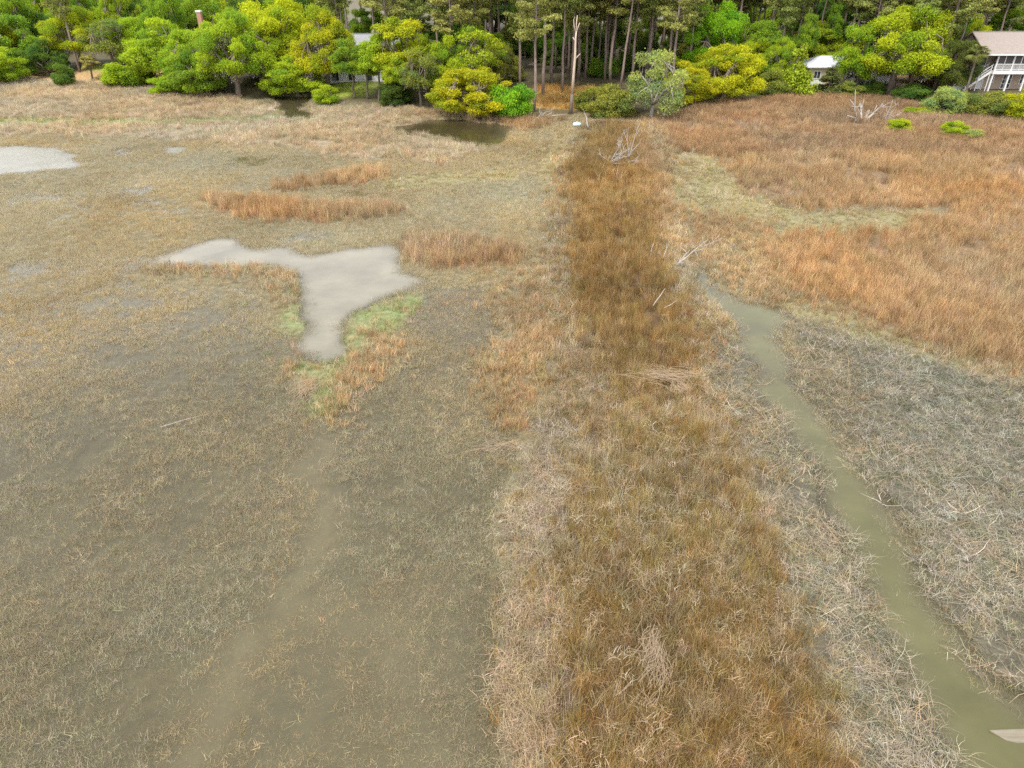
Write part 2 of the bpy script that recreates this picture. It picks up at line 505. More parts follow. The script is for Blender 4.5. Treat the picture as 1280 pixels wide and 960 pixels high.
vc = np.stack([sample(gcol[..., k], TX, TY) for k in range(3)] + [np.ones_like(TX)], -1).reshape(-1, 4)

m, nt, N, L, out = newmat("marsh_mud_and_litter")
at = N.new("ShaderNodeAttribute"); at.attribute_name = "soil"
co = N.new("ShaderNodeTexCoord")
fA = mapr(N, L, noise_node(N, L, 2.3, 6, 0.7, co.outputs['Object']), 0.3, 0.7, 0.55, 1.45)
fB = mapr(N, L, noise_node(N, L, 14.0, 4, 0.7, co.outputs['Object']), 0.3, 0.7, 0.7, 1.3)
mm = N.new("ShaderNodeMath"); mm.operation = 'MULTIPLY'; L.new(fA, mm.inputs[0]); L.new(fB, mm.inputs[1])
hs = N.new("ShaderNodeHueSaturation"); L.new(at.outputs['Color'], hs.inputs['Color']); L.new(mm.outputs[0], hs.inputs['Value'])
b = N.new("ShaderNodeBsdfPrincipled"); b.inputs['Roughness'].default_value = 0.75; b.inputs['Specular IOR Level'].default_value = 0.25
L.new(hs.outputs['Color'], b.inputs['Base Color'])
bp = N.new("ShaderNodeBump"); bp.inputs['Strength'].default_value = 0.6; bp.inputs['Distance'].default_value = 0.06
L.new(noise_node(N, L, 9.0, 5, 0.7, co.outputs['Object']), bp.inputs['Height']); L.new(bp.outputs['Normal'], b.inputs['Normal'])
L.new(b.outputs['BSDF'], out.inputs['Surface'])
M['mud'] = m
me = mesh_np("marsh_ground", V, F, M['mud'], True)
a_ = me.color_attributes.new("soil", 'FLOAT_COLOR', 'POINT'); a_.data.foreach_set("color", vc.astype(np.float32).ravel())
tag(link(bpy.data.objects.new("marsh_ground", me)), "muddy tidal marsh ground rising to the wooded bank", kind='structure')

# ------------------------------------------------------------------ tidal water: a level sheet, murkier where it is deeper
wx = axis([(-170, -60, 2.5), (-60, -24, 1.0), (-24, 24, 0.3), (24, 60, 0.8), (60, 170, 2.0)])
wy = axis([(-20, 6, 4), (6, 50, 0.3), (50, 80, 0.6), (80, 165, 1.2)])
WX_, WY_ = np.meshgrid(wx, wy)
V = np.stack([WX_, WY_, np.zeros_like(WX_)], -1).reshape(-1, 3)
ii = np.arange(len(wx) * len(wy)).reshape(len(wy), len(wx))
F = np.stack([ii[:-1, :-1], ii[:-1, 1:], ii[1:, 1:], ii[1:, :-1]], -1).reshape(-1, 4)
depth = np.clip(-sample(TZ, WX_, WY_), 0, 1.2).ravel()
m, nt, N, L, out = newmat("silty_tidal_water")
at = N.new("ShaderNodeAttribute"); at.attribute_name = "depth"
co = N.new("ShaderNodeTexCoord")
mul = N.new("ShaderNodeMath"); mul.operation = 'MULTIPLY'; mul.inputs[1].default_value = -2.4; L.new(at.outputs['Fac'], mul.inputs[0])
ex = N.new("ShaderNodeMath"); ex.operation = 'EXPONENT'; L.new(mul.outputs[0], ex.inputs[0])
sa = N.new("ShaderNodeAttribute"); sa.attribute_name = "silt"
hsw = N.new("ShaderNodeHueSaturation"); L.new(sa.outputs['Color'], hsw.inputs['Color'])
L.new(mapr(N, L, noise_node(N, L, 0.35, 5, 0.6, co.outputs['Object']), 0.3, 0.7, 0.8, 1.2), hsw.inputs['Value'])
silt = hsw.outputs['Color']
df = N.new("ShaderNodeBsdfDiffuse"); L.new(silt, df.inputs['Color'])
tr = N.new("ShaderNodeBsdfTransparent"); tr.inputs['Color'].default_value = (0.9, 0.88, 0.78, 1)
mx1 = N.new("ShaderNodeMixShader"); L.new(ex.outputs[0], mx1.inputs['Fac']); L.new(df.outputs['BSDF'], mx1.inputs[1]); L.new(tr.outputs['BSDF'], mx1.inputs[2])
gl = N.new("ShaderNodeBsdfGlossy"); gl.inputs['Roughness'].default_value = 0.06
bp = N.new("ShaderNodeBump"); bp.inputs['Strength'].default_value = 0.3; bp.inputs['Distance'].default_value = 0.06
mp = N.new("ShaderNodeMapping"); mp.inputs['Scale'].default_value = (0.7, 1.6, 1); L.new(co.outputs['Object'], mp.inputs['Vector'])
L.new(noise_node(N, L, 3.0, 4, 0.6, mp.outputs['Vector']), bp.inputs['Height'])
ra = N.new("ShaderNodeAttribute"); ra.attribute_name = "ripple"; L.new(mapr(N, L, ra.outputs['Fac'], 0, 1, 0.10, 0.35), bp.inputs['Strength'])
L.new(bp.outputs['Normal'], gl.inputs['Normal'])
fr = N.new("ShaderNodeFresnel"); fr.inputs['IOR'].default_value = 1.333; L.new(bp.outputs['Normal'], fr.inputs['Normal'])
mx2 = N.new("ShaderNodeMixShader"); L.new(fr.outputs['Fac'], mx2.inputs['Fac']); L.new(mx1.outputs['Shader'], mx2.inputs[1]); L.new(gl.outputs['BSDF'], mx2.inputs[2])
L.new(mx2.outputs['Shader'], out.inputs['Surface'])
M['water'] = m
me = mesh_np("tidal_water", V, F, m, True)
pf_, cf_ = np.clip(blur(POND.astype(float), 0.9) * 3, 0, 1), blur(CREEK.astype(float), 0.5)
siltc = np.array([0.112, 0.098, 0.056]) + np.clip(pf_, 0, 1)[..., None] * (np.array([0.2, 0.182, 0.135]) - np.array([0.112, 0.098, 0.056])) + np.clip(cf_, 0, 1)[..., None] * (np.array([0.088, 0.084, 0.034]) - np.array([0.112, 0.098, 0.056]))
refl_dark = blur(region([(470, 148), (650, 146), (650, 185), (560, 185), (470, 168)], [(330, 118), (395, 118), (410, 152), (335, 152)], warp=False).astype(float), 2.0)[..., None]
siltc = siltc * (1 - refl_dark) + refl_dark * np.array([0.05, 0.04, 0.018])  # dark treeline reflection put into the silt colour of the far pools
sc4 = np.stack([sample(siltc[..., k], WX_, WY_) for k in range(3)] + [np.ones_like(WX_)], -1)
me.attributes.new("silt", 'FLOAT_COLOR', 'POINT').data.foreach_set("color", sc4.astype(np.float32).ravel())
rip = np.clip((-WX_ - 30) / 12, 0, 1) * np.clip((WY_ - 55) / 10, 0, 1)
me.attributes.new("ripple", 'FLOAT', 'POINT').data.foreach_set("value", rip.astype(np.float32).ravel())
a_ = me.attributes.new("depth", 'FLOAT', 'POINT'); a_.data.foreach_set("value", depth.astype(np.float32))
tag(link(bpy.data.objects.new("tidal_water", me)), "murky shallow tidal water of the marsh, pond and creek", kind='structure')

# ------------------------------------------------------------------ grass clumps
def tuft(name, n, hmin, hmax, spread, lean, width, bend, seg=3, seed=0, flat=0.0):
    """a clump of n tapered, bending blades"""
    r = np.random.default_rng(seed)
    V, F = [], []
    for i in range(n):
        a = r.uniform(0, 2 * np.pi); q = spread * np.sqrt(r.uniform())
        p = np.array([q * np.cos(a), q * np.sin(a), -0.04])
        az = r.uniform(0, 2 * np.pi); l = abs(r.normal(0, lean)) if flat == 0 else r.uniform(flat, 1.5)
        h = r.uniform(hmin, hmax); w = width * r.uniform(0.7, 1.3)
        side = np.array([-np.sin(az + r.uniform(-1, 1)), np.cos(az + r.uniform(-1, 1)), 0]); side /= np.linalg.norm(side)
        b = len(V); ang = l
        az2 = az
        for s in range(seg + 1):
            t = s / seg
            ww = w * (1 - 0.85 * t ** 1.5) * 0.5
            if flat and s == 0: ww *= 0.8
            V += [p - side * ww, p + side * ww]
            d = np.array([np.sin(ang) * np.cos(az2), np.sin(ang) * np.sin(az2), np.cos(ang)])
            p = p + d * h / seg
            ang += bend * r.uniform(0.2, 1.4) / seg
            if flat:
                ang = min(ang, 1.75); az2 += r.normal(0, 0.35)
                p[2] = max(p[2], 0.0)
        for s in range(seg):
            F.append((b + 2 * s, b + 2 * s + 1, b + 2 * s + 3, b + 2 * s + 2))
    me = mesh_np(name, np.array(V), np.array(F, int), M['blade'])
    return bpy.data.objects.new(name, me)      # source for instances, not linked to the scene

TUFT = {
    'rush': [tuft("rush_clump", 34, 0.5, 1.0, 0.21, 0.20, 0.0105, 0.35, 3, 10 + k) for k in range(4)],
    'reed': [tuft("reed_clump", 26, 0.5, 1.0, 0.23, 0.22, 0.0125, 0.7, 3, 30 + k) for k in range(4)],
    'shoot': [tuft("shoot_clump", 17, 0.08, 0.32, 0.2, 0.45, 0.0085, 0.8, 2, 50 + k) for k in range(4)],
    'leafy': [tuft("leafy_clump", 18, 0.2, 0.5, 0.17, 0.45, 0.013, 1.1, 3, 70 + k) for k in range(4)],
    'straw': [tuft("straw_clump", 8, 0.3, 1.05, 0.30, 0.5, 0.011, 0.5, 4, 90 + k, flat=0.9) for k in range(6)],
    'curl': [tuft("curl_clump", 14, 0.15, 0.46, 0.24, 0.7, 0.013, 2.0, 4, 110 + k) for k in range(5)],
}

def instancer(name, label, kinds_pts):
    """kinds_pts: list of (tuft kind, pos, yaw, tilt, scale, colour)"""
    srcs, P, ROT, SCL, CLR, VAR = [], [], [], [], [], []
    for kind, pos, yaw, tilt, scl, clr in kinds_pts:
        b = len(srcs); srcs += TUFT[kind]
        n = len(pos)
        P.append(pos); CLR.append(clr); SCL.append(scl)
        ROT.append(np.stack([tilt * np.cos(yaw * 3), tilt * np.sin(yaw * 5), yaw], -1))
        VAR.append(b + rng.integers(0, len(TUFT[kind]), n))
    P = np.concatenate(P).astype(np.float32); ROT = np.concatenate(ROT).astype(np.float32)
    SCL = np.concatenate(SCL).astype(np.float32); CLR = np.concatenate(CLR).astype(np.float32); VAR = np.concatenate(VAR).astype(np.int32)
    me = bpy.data.meshes.new(name); me.vertices.add(len(P)); me.vertices.foreach_set("co", P.ravel())
    me.attributes.new("rot", 'FLOAT_VECTOR', 'POINT').data.foreach_set("vector", ROT.ravel())
    me.attributes.new("scl", 'FLOAT_VECTOR', 'POINT').data.foreach_set("vector", SCL.ravel())
    me.attributes.new("var", 'INT', 'POINT').data.foreach_set("value", VAR)
    c4 = np.concatenate([CLR, np.ones((len(CLR), 1), np.float32)], 1)
    me.attributes.new("col", 'FLOAT_COLOR', 'POINT').data.foreach_set("color", c4.ravel())
    o = link(bpy.data.objects.new(name, me))
    tag(o, label, kind='stuff')
    ng = bpy.data.node_groups.new(name + "_clumps", 'GeometryNodeTree')
    ng.interface.new_socket("Geometry", in_out='INPUT', socket_type='NodeSocketGeometry')
    ng.interface.new_socket("Geometry", in_out='OUTPUT', socket_type='NodeSocketGeometry')
    gi = ng.nodes.new("NodeGroupInput"); go = ng.nodes.new("NodeGroupOutput")
    join = ng.nodes.new("GeometryNodeJoinGeometry")
    def attr(nm, ty):
        a = ng.nodes.new("GeometryNodeInputNamedAttribute"); a.data_type = ty; a.inputs['Name'].default_value = nm
        return a.outputs[0]
    av, ar, as_ = attr("var", 'INT'), attr("rot", 'FLOAT_VECTOR'), attr("scl", 'FLOAT_VECTOR')
    er = ng.nodes.new("FunctionNodeEulerToRotation"); ng.links.new(ar, er.inputs[0])
    for k, s in enumerate(srcs):
        oi = ng.nodes.new("GeometryNodeObjectInfo"); oi.inputs['Object'].default_value = s; oi.inputs['As Instance'].default_value = True
        cmp_ = ng.nodes.new("FunctionNodeCompare"); cmp_.data_type = 'INT'; cmp_.operation = 'EQUAL'
        ng.links.new(av, cmp_.inputs['A'] if cmp_.inputs['A'].type == 'INT' else cmp_.inputs[2])
        ib = [i for i in cmp_.inputs if i.name == 'B' and i.type == 'INT'][0]; ib.default_value = k
        iop = ng.nodes.new("GeometryNodeInstanceOnPoints")
        ng.links.new(gi.outputs[0], iop.inputs['Points']); ng.links.new(cmp_.outputs[0], iop.inputs['Selection'])
        ng.links.new(oi.outputs['Geometry'], iop.inputs['Instance'])
        ng.links.new(er.outputs[0], iop.inputs['Rotation']); ng.links.new(as_, iop.inputs['Scale'])
        ng.links.new(iop.outputs[0], join.inputs[0])
    ng.links.new(join.outputs[0], go.inputs[0])
    mod = o.modifiers.new("clumps", 'NODES'); mod.node_group = ng
    return o

def A(*c): return np.array(c, float)
PAL = {
    'rush': [(A(.35, .222, .072), 5), (A(.26, .16, .055), 4), (A(.29, .22, .08), 3), (A(.43, .33, .19), 4), (A(.18, .125, .065), 2)],
    'strand': [(A(.44, .34, .21), 4), (A(.36, .26, .14), 4), (A(.52, .43, .31), 2)],
    'rust': [(A(.33, .205, .07), 5), (A(.25, .15, .055), 4), (A(.28, .21, .075), 2.5), (A(.41, .29, .14), 3), (A(.17, .11, .05), 2)],
    'tan': [(A(.41, .27, .135), 5), (A(.355, .23, .112), 4), (A(.47, .34, .195), 3), (A(.28, .185, .10), 1.5)],
    'pale': [(A(.41, .33, .215), 5), (A(.47, .385, .27), 3), (A(.39, .29, .17), 2), (A(.32, .28, .17), 2)],
    'marsh': [(A(.38, .305, .165), 5), (A(.45, .37, .22), 6), (A(.32, .27, .13), 1.6), (A(.44, .325, .18), 3), (A(.42, .37, .26), 3)],
    'wet': [(A(.33, .265, .15), 5), (A(.40, .325, .205), 3), (A(.28, .25, .12), 1.8), (A(.43, .33, .19), 2)],
    'grey': [(A(.33, .28, .20), 5), (A(.26, .22, .15), 4), (A(.42, .365, .275), 2.4), (A(.18, .155, .10), 3), (A(.32, .235, .14), 1.6)],
    'greygreen': [(A(.18, .175, .10), 4), (A(.14, .15, .075), 3), (A(.22, .19, .115), 4)],
    'yg': [(A(.37, .315, .13), 4), (A(.31, .28, .10), 2.5), (A(.42, .34, .18), 4), (A(.38, .29, .15), 2.5)],
    'green': [(A(.23, .28, .09), 4), (A(.30, .32, .12), 3), (A(.30, .26, .12), 3)],
    'fringe': [(A(.38, .30, .215), 5), (A(.32, .245, .165), 4), (A(.46, .375, .28), 2), (A(.26, .205, .125), 3), (A(.25, .235, .115), 1.2)],
    'brown': [(A(.36, .235, .125), 5), (A(.29, .18, .095), 4), (A(.43, .30, .17), 3), (A(.24, .155, .085), 2)],
    'gold': [(A(.52, .32, .10), 5), (A(.58, .39, .15), 3), (A(.44, .27, .09), 2)],
    'lawn': [(A(.26, .30, .055), 5), (A(.32, .32, .07), 2)],
}
# zone -> list of (tuft, clumps per m2 at 25 m, height scale, palette, object)
SPEC = {
    0: [('shoot', 80, 1.0, 'marsh', 'c'), ('curl', 10, 0.75, 'wet', 'c'), ('straw', 1.2, 0.55, 'marsh', 'w')],
    9: [('shoot', 30.0, 0.75, 'wet', 'c'), ('curl', 5, 0.65, 'wet', 'c'), ('shoot', 40, 0.5, 'wet', 'c'), ('straw', 0.5, 0.5, 'wet', 'w')],
    1: [('rush', 22, 0.80, 'rush', 'n'), ('straw', 2.4, 0.65, 'strand', 'w'), ('curl', 4, 1.0, 'strand', 'w'), ('leafy', 4.0, 0.9, 'yg', 'c'), ('reed', 1.5, .8, 'pale', 'r')],
    16: [('rush', 22, 0.85, 'rust', 'n'), ('straw', 1.2, 0.6, 'tan', 'w'), ('leafy', 2.5, 1.0, 'yg', 'c'), ('reed', 3, .9, 'tan', 'r')],
    2: [('reed', 17, 1.0, 'tan', 'r'), ('straw', 0.7, 0.7, 'tan', 'w')],
    12: [('reed', 17, 0.85, 'brown', 'r')],
    3: [('straw', 6.5, 0.9, 'grey', 'w'), ('straw', 2.0, 1.0, 'strand', 'w'), ('curl', 12, 1.0, 'grey', 'w'), ('leafy', 9, 0.8, 'greygreen', 'c'), ('leafy', 5, 0.8, 'marsh', 'c')],
    4: [('reed', 6, 0.55, 'pale', 'r'), ('leafy', 7, 0.8, 'marsh', 'c'), ('curl', 9, 1.0, 'fringe', 'w'), ('straw', 3, 0.75, 'fringe', 'w'), ('rush', 6, .6, 'rush', 'n'), ('shoot', 16, 1.2, 'fringe', 'c'), ('leafy', 2, .8, 'green', 'c')],
    11: [('curl', 18, 1.05, 'fringe', 'w'), ('straw', 7, 0.85, 'fringe', 'w'), ('shoot', 18, 1.2, 'fringe', 'c'), ('leafy', 12, 0.8, 'fringe', 'c'), ('reed', 6, .5, 'pale', 'r'), ('rush', 4, .5, 'rush', 'n')],
    5: [('leafy', 13, 0.65, 'yg', 'c'), ('shoot', 8, 0.8, 'yg', 'c'), ('leafy', 5, 0.7, 'marsh', 'c'), ('reed', 2.5, 0.5, 'pale', 'r')],
    7: [('leafy', 14, 0.9, 'green', 'g'), ('reed', 3, 0.5, 'tan', 'r')],
    8: [('reed', 13, 0.65, 'pale', 'r'), ('leafy', 4, 0.8, 'marsh', 'c')],
    13: [('reed', 9, 0.6, 'tan', 'r'), ('leafy', 8, 0.8, 'marsh', 'c'), ('curl', 5, 1.0, 'pale', 'w'), ('leafy', 3, .8, 'yg', 'c')],
    14: [('reed', 16, 0.8, 'gold', 'b')],
    15: [('leafy', 12, 0.35, 'lawn', 'l')],
    6: [], 10: [],
}
def pick_cols(pal, n, x, y, seed):
    cs = np.array([c for c, w in PAL[pal]]); w = np.array([w for c, w in PAL[pal]], float)
    # neighbouring clumps tend to the same colour
    t = 0.6 * fbm(x, y, 1.6, 400 + seed, 2) + 0.4 * rng.random(n)
    order = np.argsort(np.argsort(t)) / max(1, n)
    cum = np.cumsum(w) / w.sum()
    k = np.searchsorted(cum, order * 0.999)
    k2 = np.minimum(np.searchsorted(cum, rng.random(n)), len(w) - 1)
    k = np.where(rng.random(n) < 0.55, k2, np.minimum(k, len(w) - 1))
    return cs[k] * (1 + 0.18 * rng.normal(size=(n, 1))) * (1 + 0.05 * rng.normal(size=(n, 3)))

buckets = {}
BANDS = [(7, 14), (14, 22), (22, 32), (32, 46), (46, 65), (65, 90), (90, 118), (118, 146)]
for (ya, yb) in BANDS:
    yc = 0.5 * (ya + yb); dist = math.hypot(yc, CAM_H)
    dens_k = min(1.35, (28.0 / dist) ** 0.8)
    size_k = max(1.0, (dist / 28.0) ** 0.32)
    half = 0.80 * yb + 9
    area = 2 * half * (yb - ya)
    for zc, specs in SPEC.items():
        for si, (kind, dens, hs_, pal, ob) in enumerate(specs):
            n = int(area * dens * dens_k * 1.25)
            x = rng.uniform(-half, half, n); y = rng.uniform(ya, yb, n)
            jit = 0.22 + 0.0035 * y                       # zones run into each other
            if zc in (4, 13, 16): jit = jit * 1.3
            if zc in (5, 7): jit = jit * 2.2
            jx = rng.normal(size=n) * jit * np.where(rng.random(n) < 0.25, 2.4, 1.0)
            jy = rng.normal(size=n) * jit * np.where(rng.random(n) < 0.25, 2.4, 1.0)
            here = zone(x, y)
            k = (zone(x + jx, y + jy) == zc) & (np.abs(x) < 0.80 * y + 9) & ((here != 6) | ((np.hypot(jx, jy) < 0.7) & (y < 75))) & (here != 10)
            x, y = x[k], y[k]
            if not len(x): continue
            # patchiness
            pn = fbm(x, y, 3.2, 77 + zc, 3); pf = fbm(x, y, 0.8, 177 + zc, 2)
            keep = np.clip(0.35 + 1.6 * (pn - 0.3) + 1.0 * (pf - 0.5), 0.05, 1)
            if zc in (0, 9):
                nearw = np.clip(1.15 - 0.25 * np.clip((-x - 6) / 12, 0, 1), 0, 1)
                gaps = np.clip((fbm(x, y, 4.5, 501, 3) - 0.28) * 5, 0.2, 1)
                wet = np.clip((36 - y) / 16, 0, 1)
                keep = keep * nearw * (gaps * wet + (1 - wet))
                keep *= np.clip(1.0 - 0.85 * sample(runnel, x, y), 0, 1)
            if zc in (1, 4, 16):
                keep = np.clip(keep + 0.25, 0, 1) * (1 - 0.8 * sample(furrow, x, y)) * (1 - 0.75 * sample(furrow2, x, y))
            if zc in (11, 13):
                keep = np.clip(keep + 0.4, 0, 1)
            if zc == 4:
                keep = np.clip(keep + 0.15, 0, 1)
            if zc in (2, 12):
                keep = np.clip((fbm(x, y, 5.0, 611, 3) - 0.27) * 7, 0.15, 1)
            k = rng.random(len(x)) < keep
            x, y = x[k], y[k]; n = len(x)
            if not n: continue
            z = sample(TZ, x, y)
            z = np.maximum(z, -0.14 if kind != 'shoot' else -0.075 * hs_)
            hvar = 0.75 + 0.5 * fbm(x, y, 2.4, 88, 2)
            s = rng.uniform(0.8, 1.2, n) * size_k
            hh = s * hs_ * hvar / size_k ** 0.75
            scl = np.stack([s, s, hh], -1)
            if kind in ('straw', 'curl'):
                scl = np.stack([s * hs_, s * hs_, s * hs_ * 0.8], -1)
                z = np.maximum(z, 0.0) + rng.uniform(0.0, 0.25, n) * (zc in (3, 4, 11)) + rng.uniform(0.15, 0.45, n) * (zc in (1, 16))
            yaw = rng.uniform(0, 2 * np.pi, n); tilt = np.abs(rng.normal(0, 0.10, n))
            if zc in (1, 16):
                tilt = tilt + 0.25 * np.clip((fbm(x, y, 2.0, 909, 2) - 0.55) * 4, 0, 1)
            clr = pick_cols(pal, n, x, y, zc * 7 + si)
            g1 = fbm(x, y, 7.0, 700 + zc, 3) - 0.5; g2 = fbm(x, y, 11.0, 760 + zc, 2) - 0.5
            clr = clr * (1 + (0.9 if zc in (1, 16, 4) else 0.5) * g1)[:, None] * np.stack([1 + 0.25 * g2, 1 + 0 * g2, 1 - 0.35 * g2], -1)
            clr = np.clip(clr, 0.02, 0.9)
            buckets.setdefault(ob, []).append((kind, np.stack([x, y, z], -1), yaw, tilt, scl, clr))
LABEL = {
    'c': ("cordgrass", "short olive and tan cordgrass shoots standing in the shallow marsh water"),
    'w': ("dead_straw", "grey matted dead grass stalks lying along the creek and levee edges"),
    'n': ("needlerush", "dense golden brown needlerush covering the long central levee"),
    'r': ("reed_grass", "tall dry tan reed grass in the drier parts of the marsh"),
    'g': ("fresh_cordgrass", "fresh green cordgrass fringing the pond and the far ditch"),
    'b': ("broom_grass", "orange gold dry grass below the pines at the levee end"),
    'l': ("lawn_grass", "bright green lawn grass behind the marsh edge"),
}
n_t = 0
for ob, lst in buckets.items():
    merged = {}
    for kind, *rest in lst:
        merged.setdefault(kind, []).append(rest)
    kp = [(kind, *[np.concatenate([r_[i] for r_ in rs]) for i in range(5)]) for kind, rs in merged.items()]
    n_t += sum(len(k[1]) for k in kp)
    instancer(LABEL[ob][0], LABEL[ob][1], kp)
print("grass clumps", n_t)

# ------------------------------------------------------------------ trees
def leaf_cloud(clumps, per, size, r, up=0.5, droop=0.0, hollow=0.55):
    """leaf-sized faces through ellipsoid clumps: [(centre, radii, tint)]"""
    Vs, Cs = [], []
    for c, rad, tint in clumps:
        n = max(8, int(per * rad[0] * rad[1]))
        d = r.normal(size=(n, 3)); d[:, 2] = d[:, 2] * 0.9 + 0.25
        d /= np.linalg.norm(d, axis=1)[:, None]
        q = (hollow + (1.0 - hollow) * r.random(n) ** 0.8) + np.abs(r.normal(size=n)) * 0.16 * (r.random(n) < 0.5)
        # ragged lobes
        q *= 1 + 0.28 * np.sin(d[:, 0] * 5 + c[0] * 3) * np.cos(d[:, 1] * 6 + c[1] * 2)
        p = np.array(c) + d * q[:, None] * np.array(rad)
        p[:, 2] -= droop * r.random(n) ** 3
        nr = d * 0.55 + np.array([0, 0, up]) + r.normal(size=(n, 3)) * 0.65
        nr /= np.linalg.norm(nr, axis=1)[:, None]
        t = np.cross(nr, r.normal(size=(n, 3))); t /= np.linalg.norm(t, axis=1)[:, None]
        b_ = np.cross(nr, t)
        s = (size * r.uniform(0.6, 1.35, n))[:, None]
        quad = np.stack([p - t * s, p - b_ * s * 0.55 + nr * s * .12, p + t * s, p + b_ * s * 0.55 + nr * s * .12], 1)
        Vs.append(quad.reshape(-1, 3))
        Cs.append(np.repeat(np.array(tint)[None, :], n * 4, 0))
    V = np.concatenate(Vs); C = np.concatenate(Cs)
    return V, np.arange(len(V)).reshape(-1, 4), C

def crown_mesh(name, V, F, C, mat):
    me = mesh_np(name, V, F, mat)
    a = me.attributes.new("clump", 'FLOAT_COLOR', 'POINT')
    a.data.foreach_set("color", np.concatenate([C, np.ones((len(C), 1))], 1).astype(np.float32).ravel())
    return me

def limb(mb, a, b, ra, rb, r, sag=0.12, n=5, sides=5):
    a, b = np.array(a, float), np.array(b, float)
    ln = np.linalg.norm(b - a)
    pts, rad = [], []
    off = r.normal(size=3) * ln * sag
    for i in range(n + 1):
        t = i / n
        p = a + (b - a) * t + off * math.sin(math.pi * t) + r.normal(size=3) * ln * 0.02 * (0 < i < n)
        pts.append(p); rad.append(ra + (rb - ra) * t)
    mb.tube(pts, rad, sides)
    return pts

def yellow_mix(r):
    k = r.random()
    return (0.85 + 0.3 * k, 0.9 + 0.2 * k, 0.8 - 0.1 * k) if r.random() < 0.75 else (0.66, 0.8, 0.8)

def oak_variant(seed, H=9.0, W=11.0, low=0.1, nclump=34, per=330, leaf=0.2, trunk_r=0.34, moss=0.0, crad=(1.0, 1.9)):
    """spreading crown on curving limbs; low = where the crown starts (share of height)"""
    r = np.random.default_rng(seed)
    tb = MB(); th = max(0.9, low * H + 0.12 * H)
    lean = r.normal(size=2) * 0.25
    top = np.array([lean[0], lean[1], th])
    limb(tb, (0, 0, -0.4), top, trunk_r * 1.25, trunk_r * 0.8, r, 0.05, 5, 7)
    cl, tips = [], []
    zc = H * (low + 0.30 * (1 - low)); zr = H - zc
    for i in range(nclump):
        while True:
            d = r.normal(size=3); d /= np.linalg.norm(d)
            if d[2] > -0.75: break
        rr = r.uniform(0.5, 0.86)
        hz = zr if d[2] > 0 else (zc - low * H)
        c = np.array([d[0] * W / 2 * rr, d[1] * W / 2 * rr, zc + d[2] * hz * rr])
        cr = r.uniform(*crad) * W / 11.0
        cl.append((c, (cr, cr, cr * 0.62), yellow_mix(r))); tips.append(c)
    forks = []
    for k in range(6):
        a = 2 * math.pi * (k + r.uniform(-.3, .3)) / 6
        e = np.array([math.cos(a) * W * 0.24, math.sin(a) * W * 0.24, th + (H - th) * r.uniform(0.3, 0.55)])
        limb(tb, top, e, trunk_r * 0.6, trunk_r * 0.32, r, 0.14, 5, 6); forks.append(e)
    for c in tips:
        f = min(forks + [top], key=lambda q: np.linalg.norm(q - c))
        limb(tb, f, c, trunk_r * 0.28, 0.025, r, 0.12, 4, 4)
    V, F, C = leaf_cloud(cl, per, leaf, r)
    me_t = bpy.data.meshes.new("trunk"); me_t.from_pydata(tb.v, [], tb.f); me_t.update(); me_t.materials.append(M['bark'])
    me_t.polygons.foreach_set("use_smooth", np.ones(len(me_t.polygons), bool))
    me_m = None
    if moss > 0:
        mc = []
        for c, rad, t in cl:
            if r.random() < moss:
                mc.append((c - np.array([0, 0, rad[2] * 0.7]), (rad[0] * .55, rad[1] * .55, rad[2] * 0.9), (1, 1, 1)))
        Vm, Fm, Cm = leaf_cloud(mc, per * 0.5, leaf * 0.8, r, up=-0.2, droop=0.9, hollow=0.1)
        me_m = crown_mesh("hanging_moss", Vm, Fm, Cm, M['moss'])
    return dict(trunk=me_t, crown=crown_mesh("crown", V, F, C, M['leaf']), moss=me_m, H=H, W=W)

def pine_variant(seed, H=22.0, W=6.5, start=0.5, leaf=0.125, nb=42):
    r = np.random.default_rng(seed)
    tb = MB()
    pts = [np.array([0, 0, -0.4])]; rad = [0.24]
    dx = r.normal(size=2) * 0.25
    for i in range(1, 9):
        t = i / 8
        pts.append(np.array([dx[0] * t + 0.1 * r.normal(), dx[1] * t + 0.1 * r.normal(), H * t * 0.98])); rad.append(0.22 * (1 - t) + 0.035)
    tb.tube(pts, rad, 7)
    cl = []
    for i in range(nb):
        t = start + (1 - start) * (i + r.random()) / nb
        a = r.uniform(0, 2 * math.pi)
        q = (t - start) / (1 - start)
        L_ = W / 2 * (0.35 + 0.75 * math.sin(math.pi * min(1, 0.18 + q * 0.85))) * r.uniform(0.6, 1.1)
        o = np.array([dx[0] * t, dx[1] * t, H * t])
        e = o + np.array([math.cos(a) * L_, math.sin(a) * L_, 0.25 * L_ + r.normal() * 0.25])
        limb(tb, o, e, 0.06, 0.015, r, 0.06, 3, 4)
        g = r.uniform(0.8, 1.2)
        for w_ in (0.55, 0.8, 1.0):
            cr = r.uniform(0.55, 0.95)
            cl.append((o + (e - o) * w_ + r.normal(size=3) * 0.2, (cr, cr, cr * 0.5), (g * 1.02, g, g * 0.9)))
    for i in range(7):                                        # dead stubs below the crown
        z = H * r.uniform(0.2, start); a = r.uniform(0, 6.28); q = r.uniform(0.3, 1.1)
        limb(tb, (dx[0] * z / H, dx[1] * z / H, z), (math.cos(a) * q, math.sin(a) * q, z + 0.1), 0.03, 0.01, r, 0.1, 2, 4)
    V, F, C = leaf_cloud(cl, 330, leaf, r, up=0.3, hollow=0.1)
    me_t = bpy.data.meshes.new("trunk"); me_t.from_pydata(tb.v, [], tb.f); me_t.update(); me_t.materials.append(M['pinebark'])
    me_t.polygons.foreach_set("use_smooth", np.ones(len(me_t.polygons), bool))
    return dict(trunk=me_t, crown=crown_mesh("crown", V, F, C, M['needle']), moss=None, H=H, W=W)

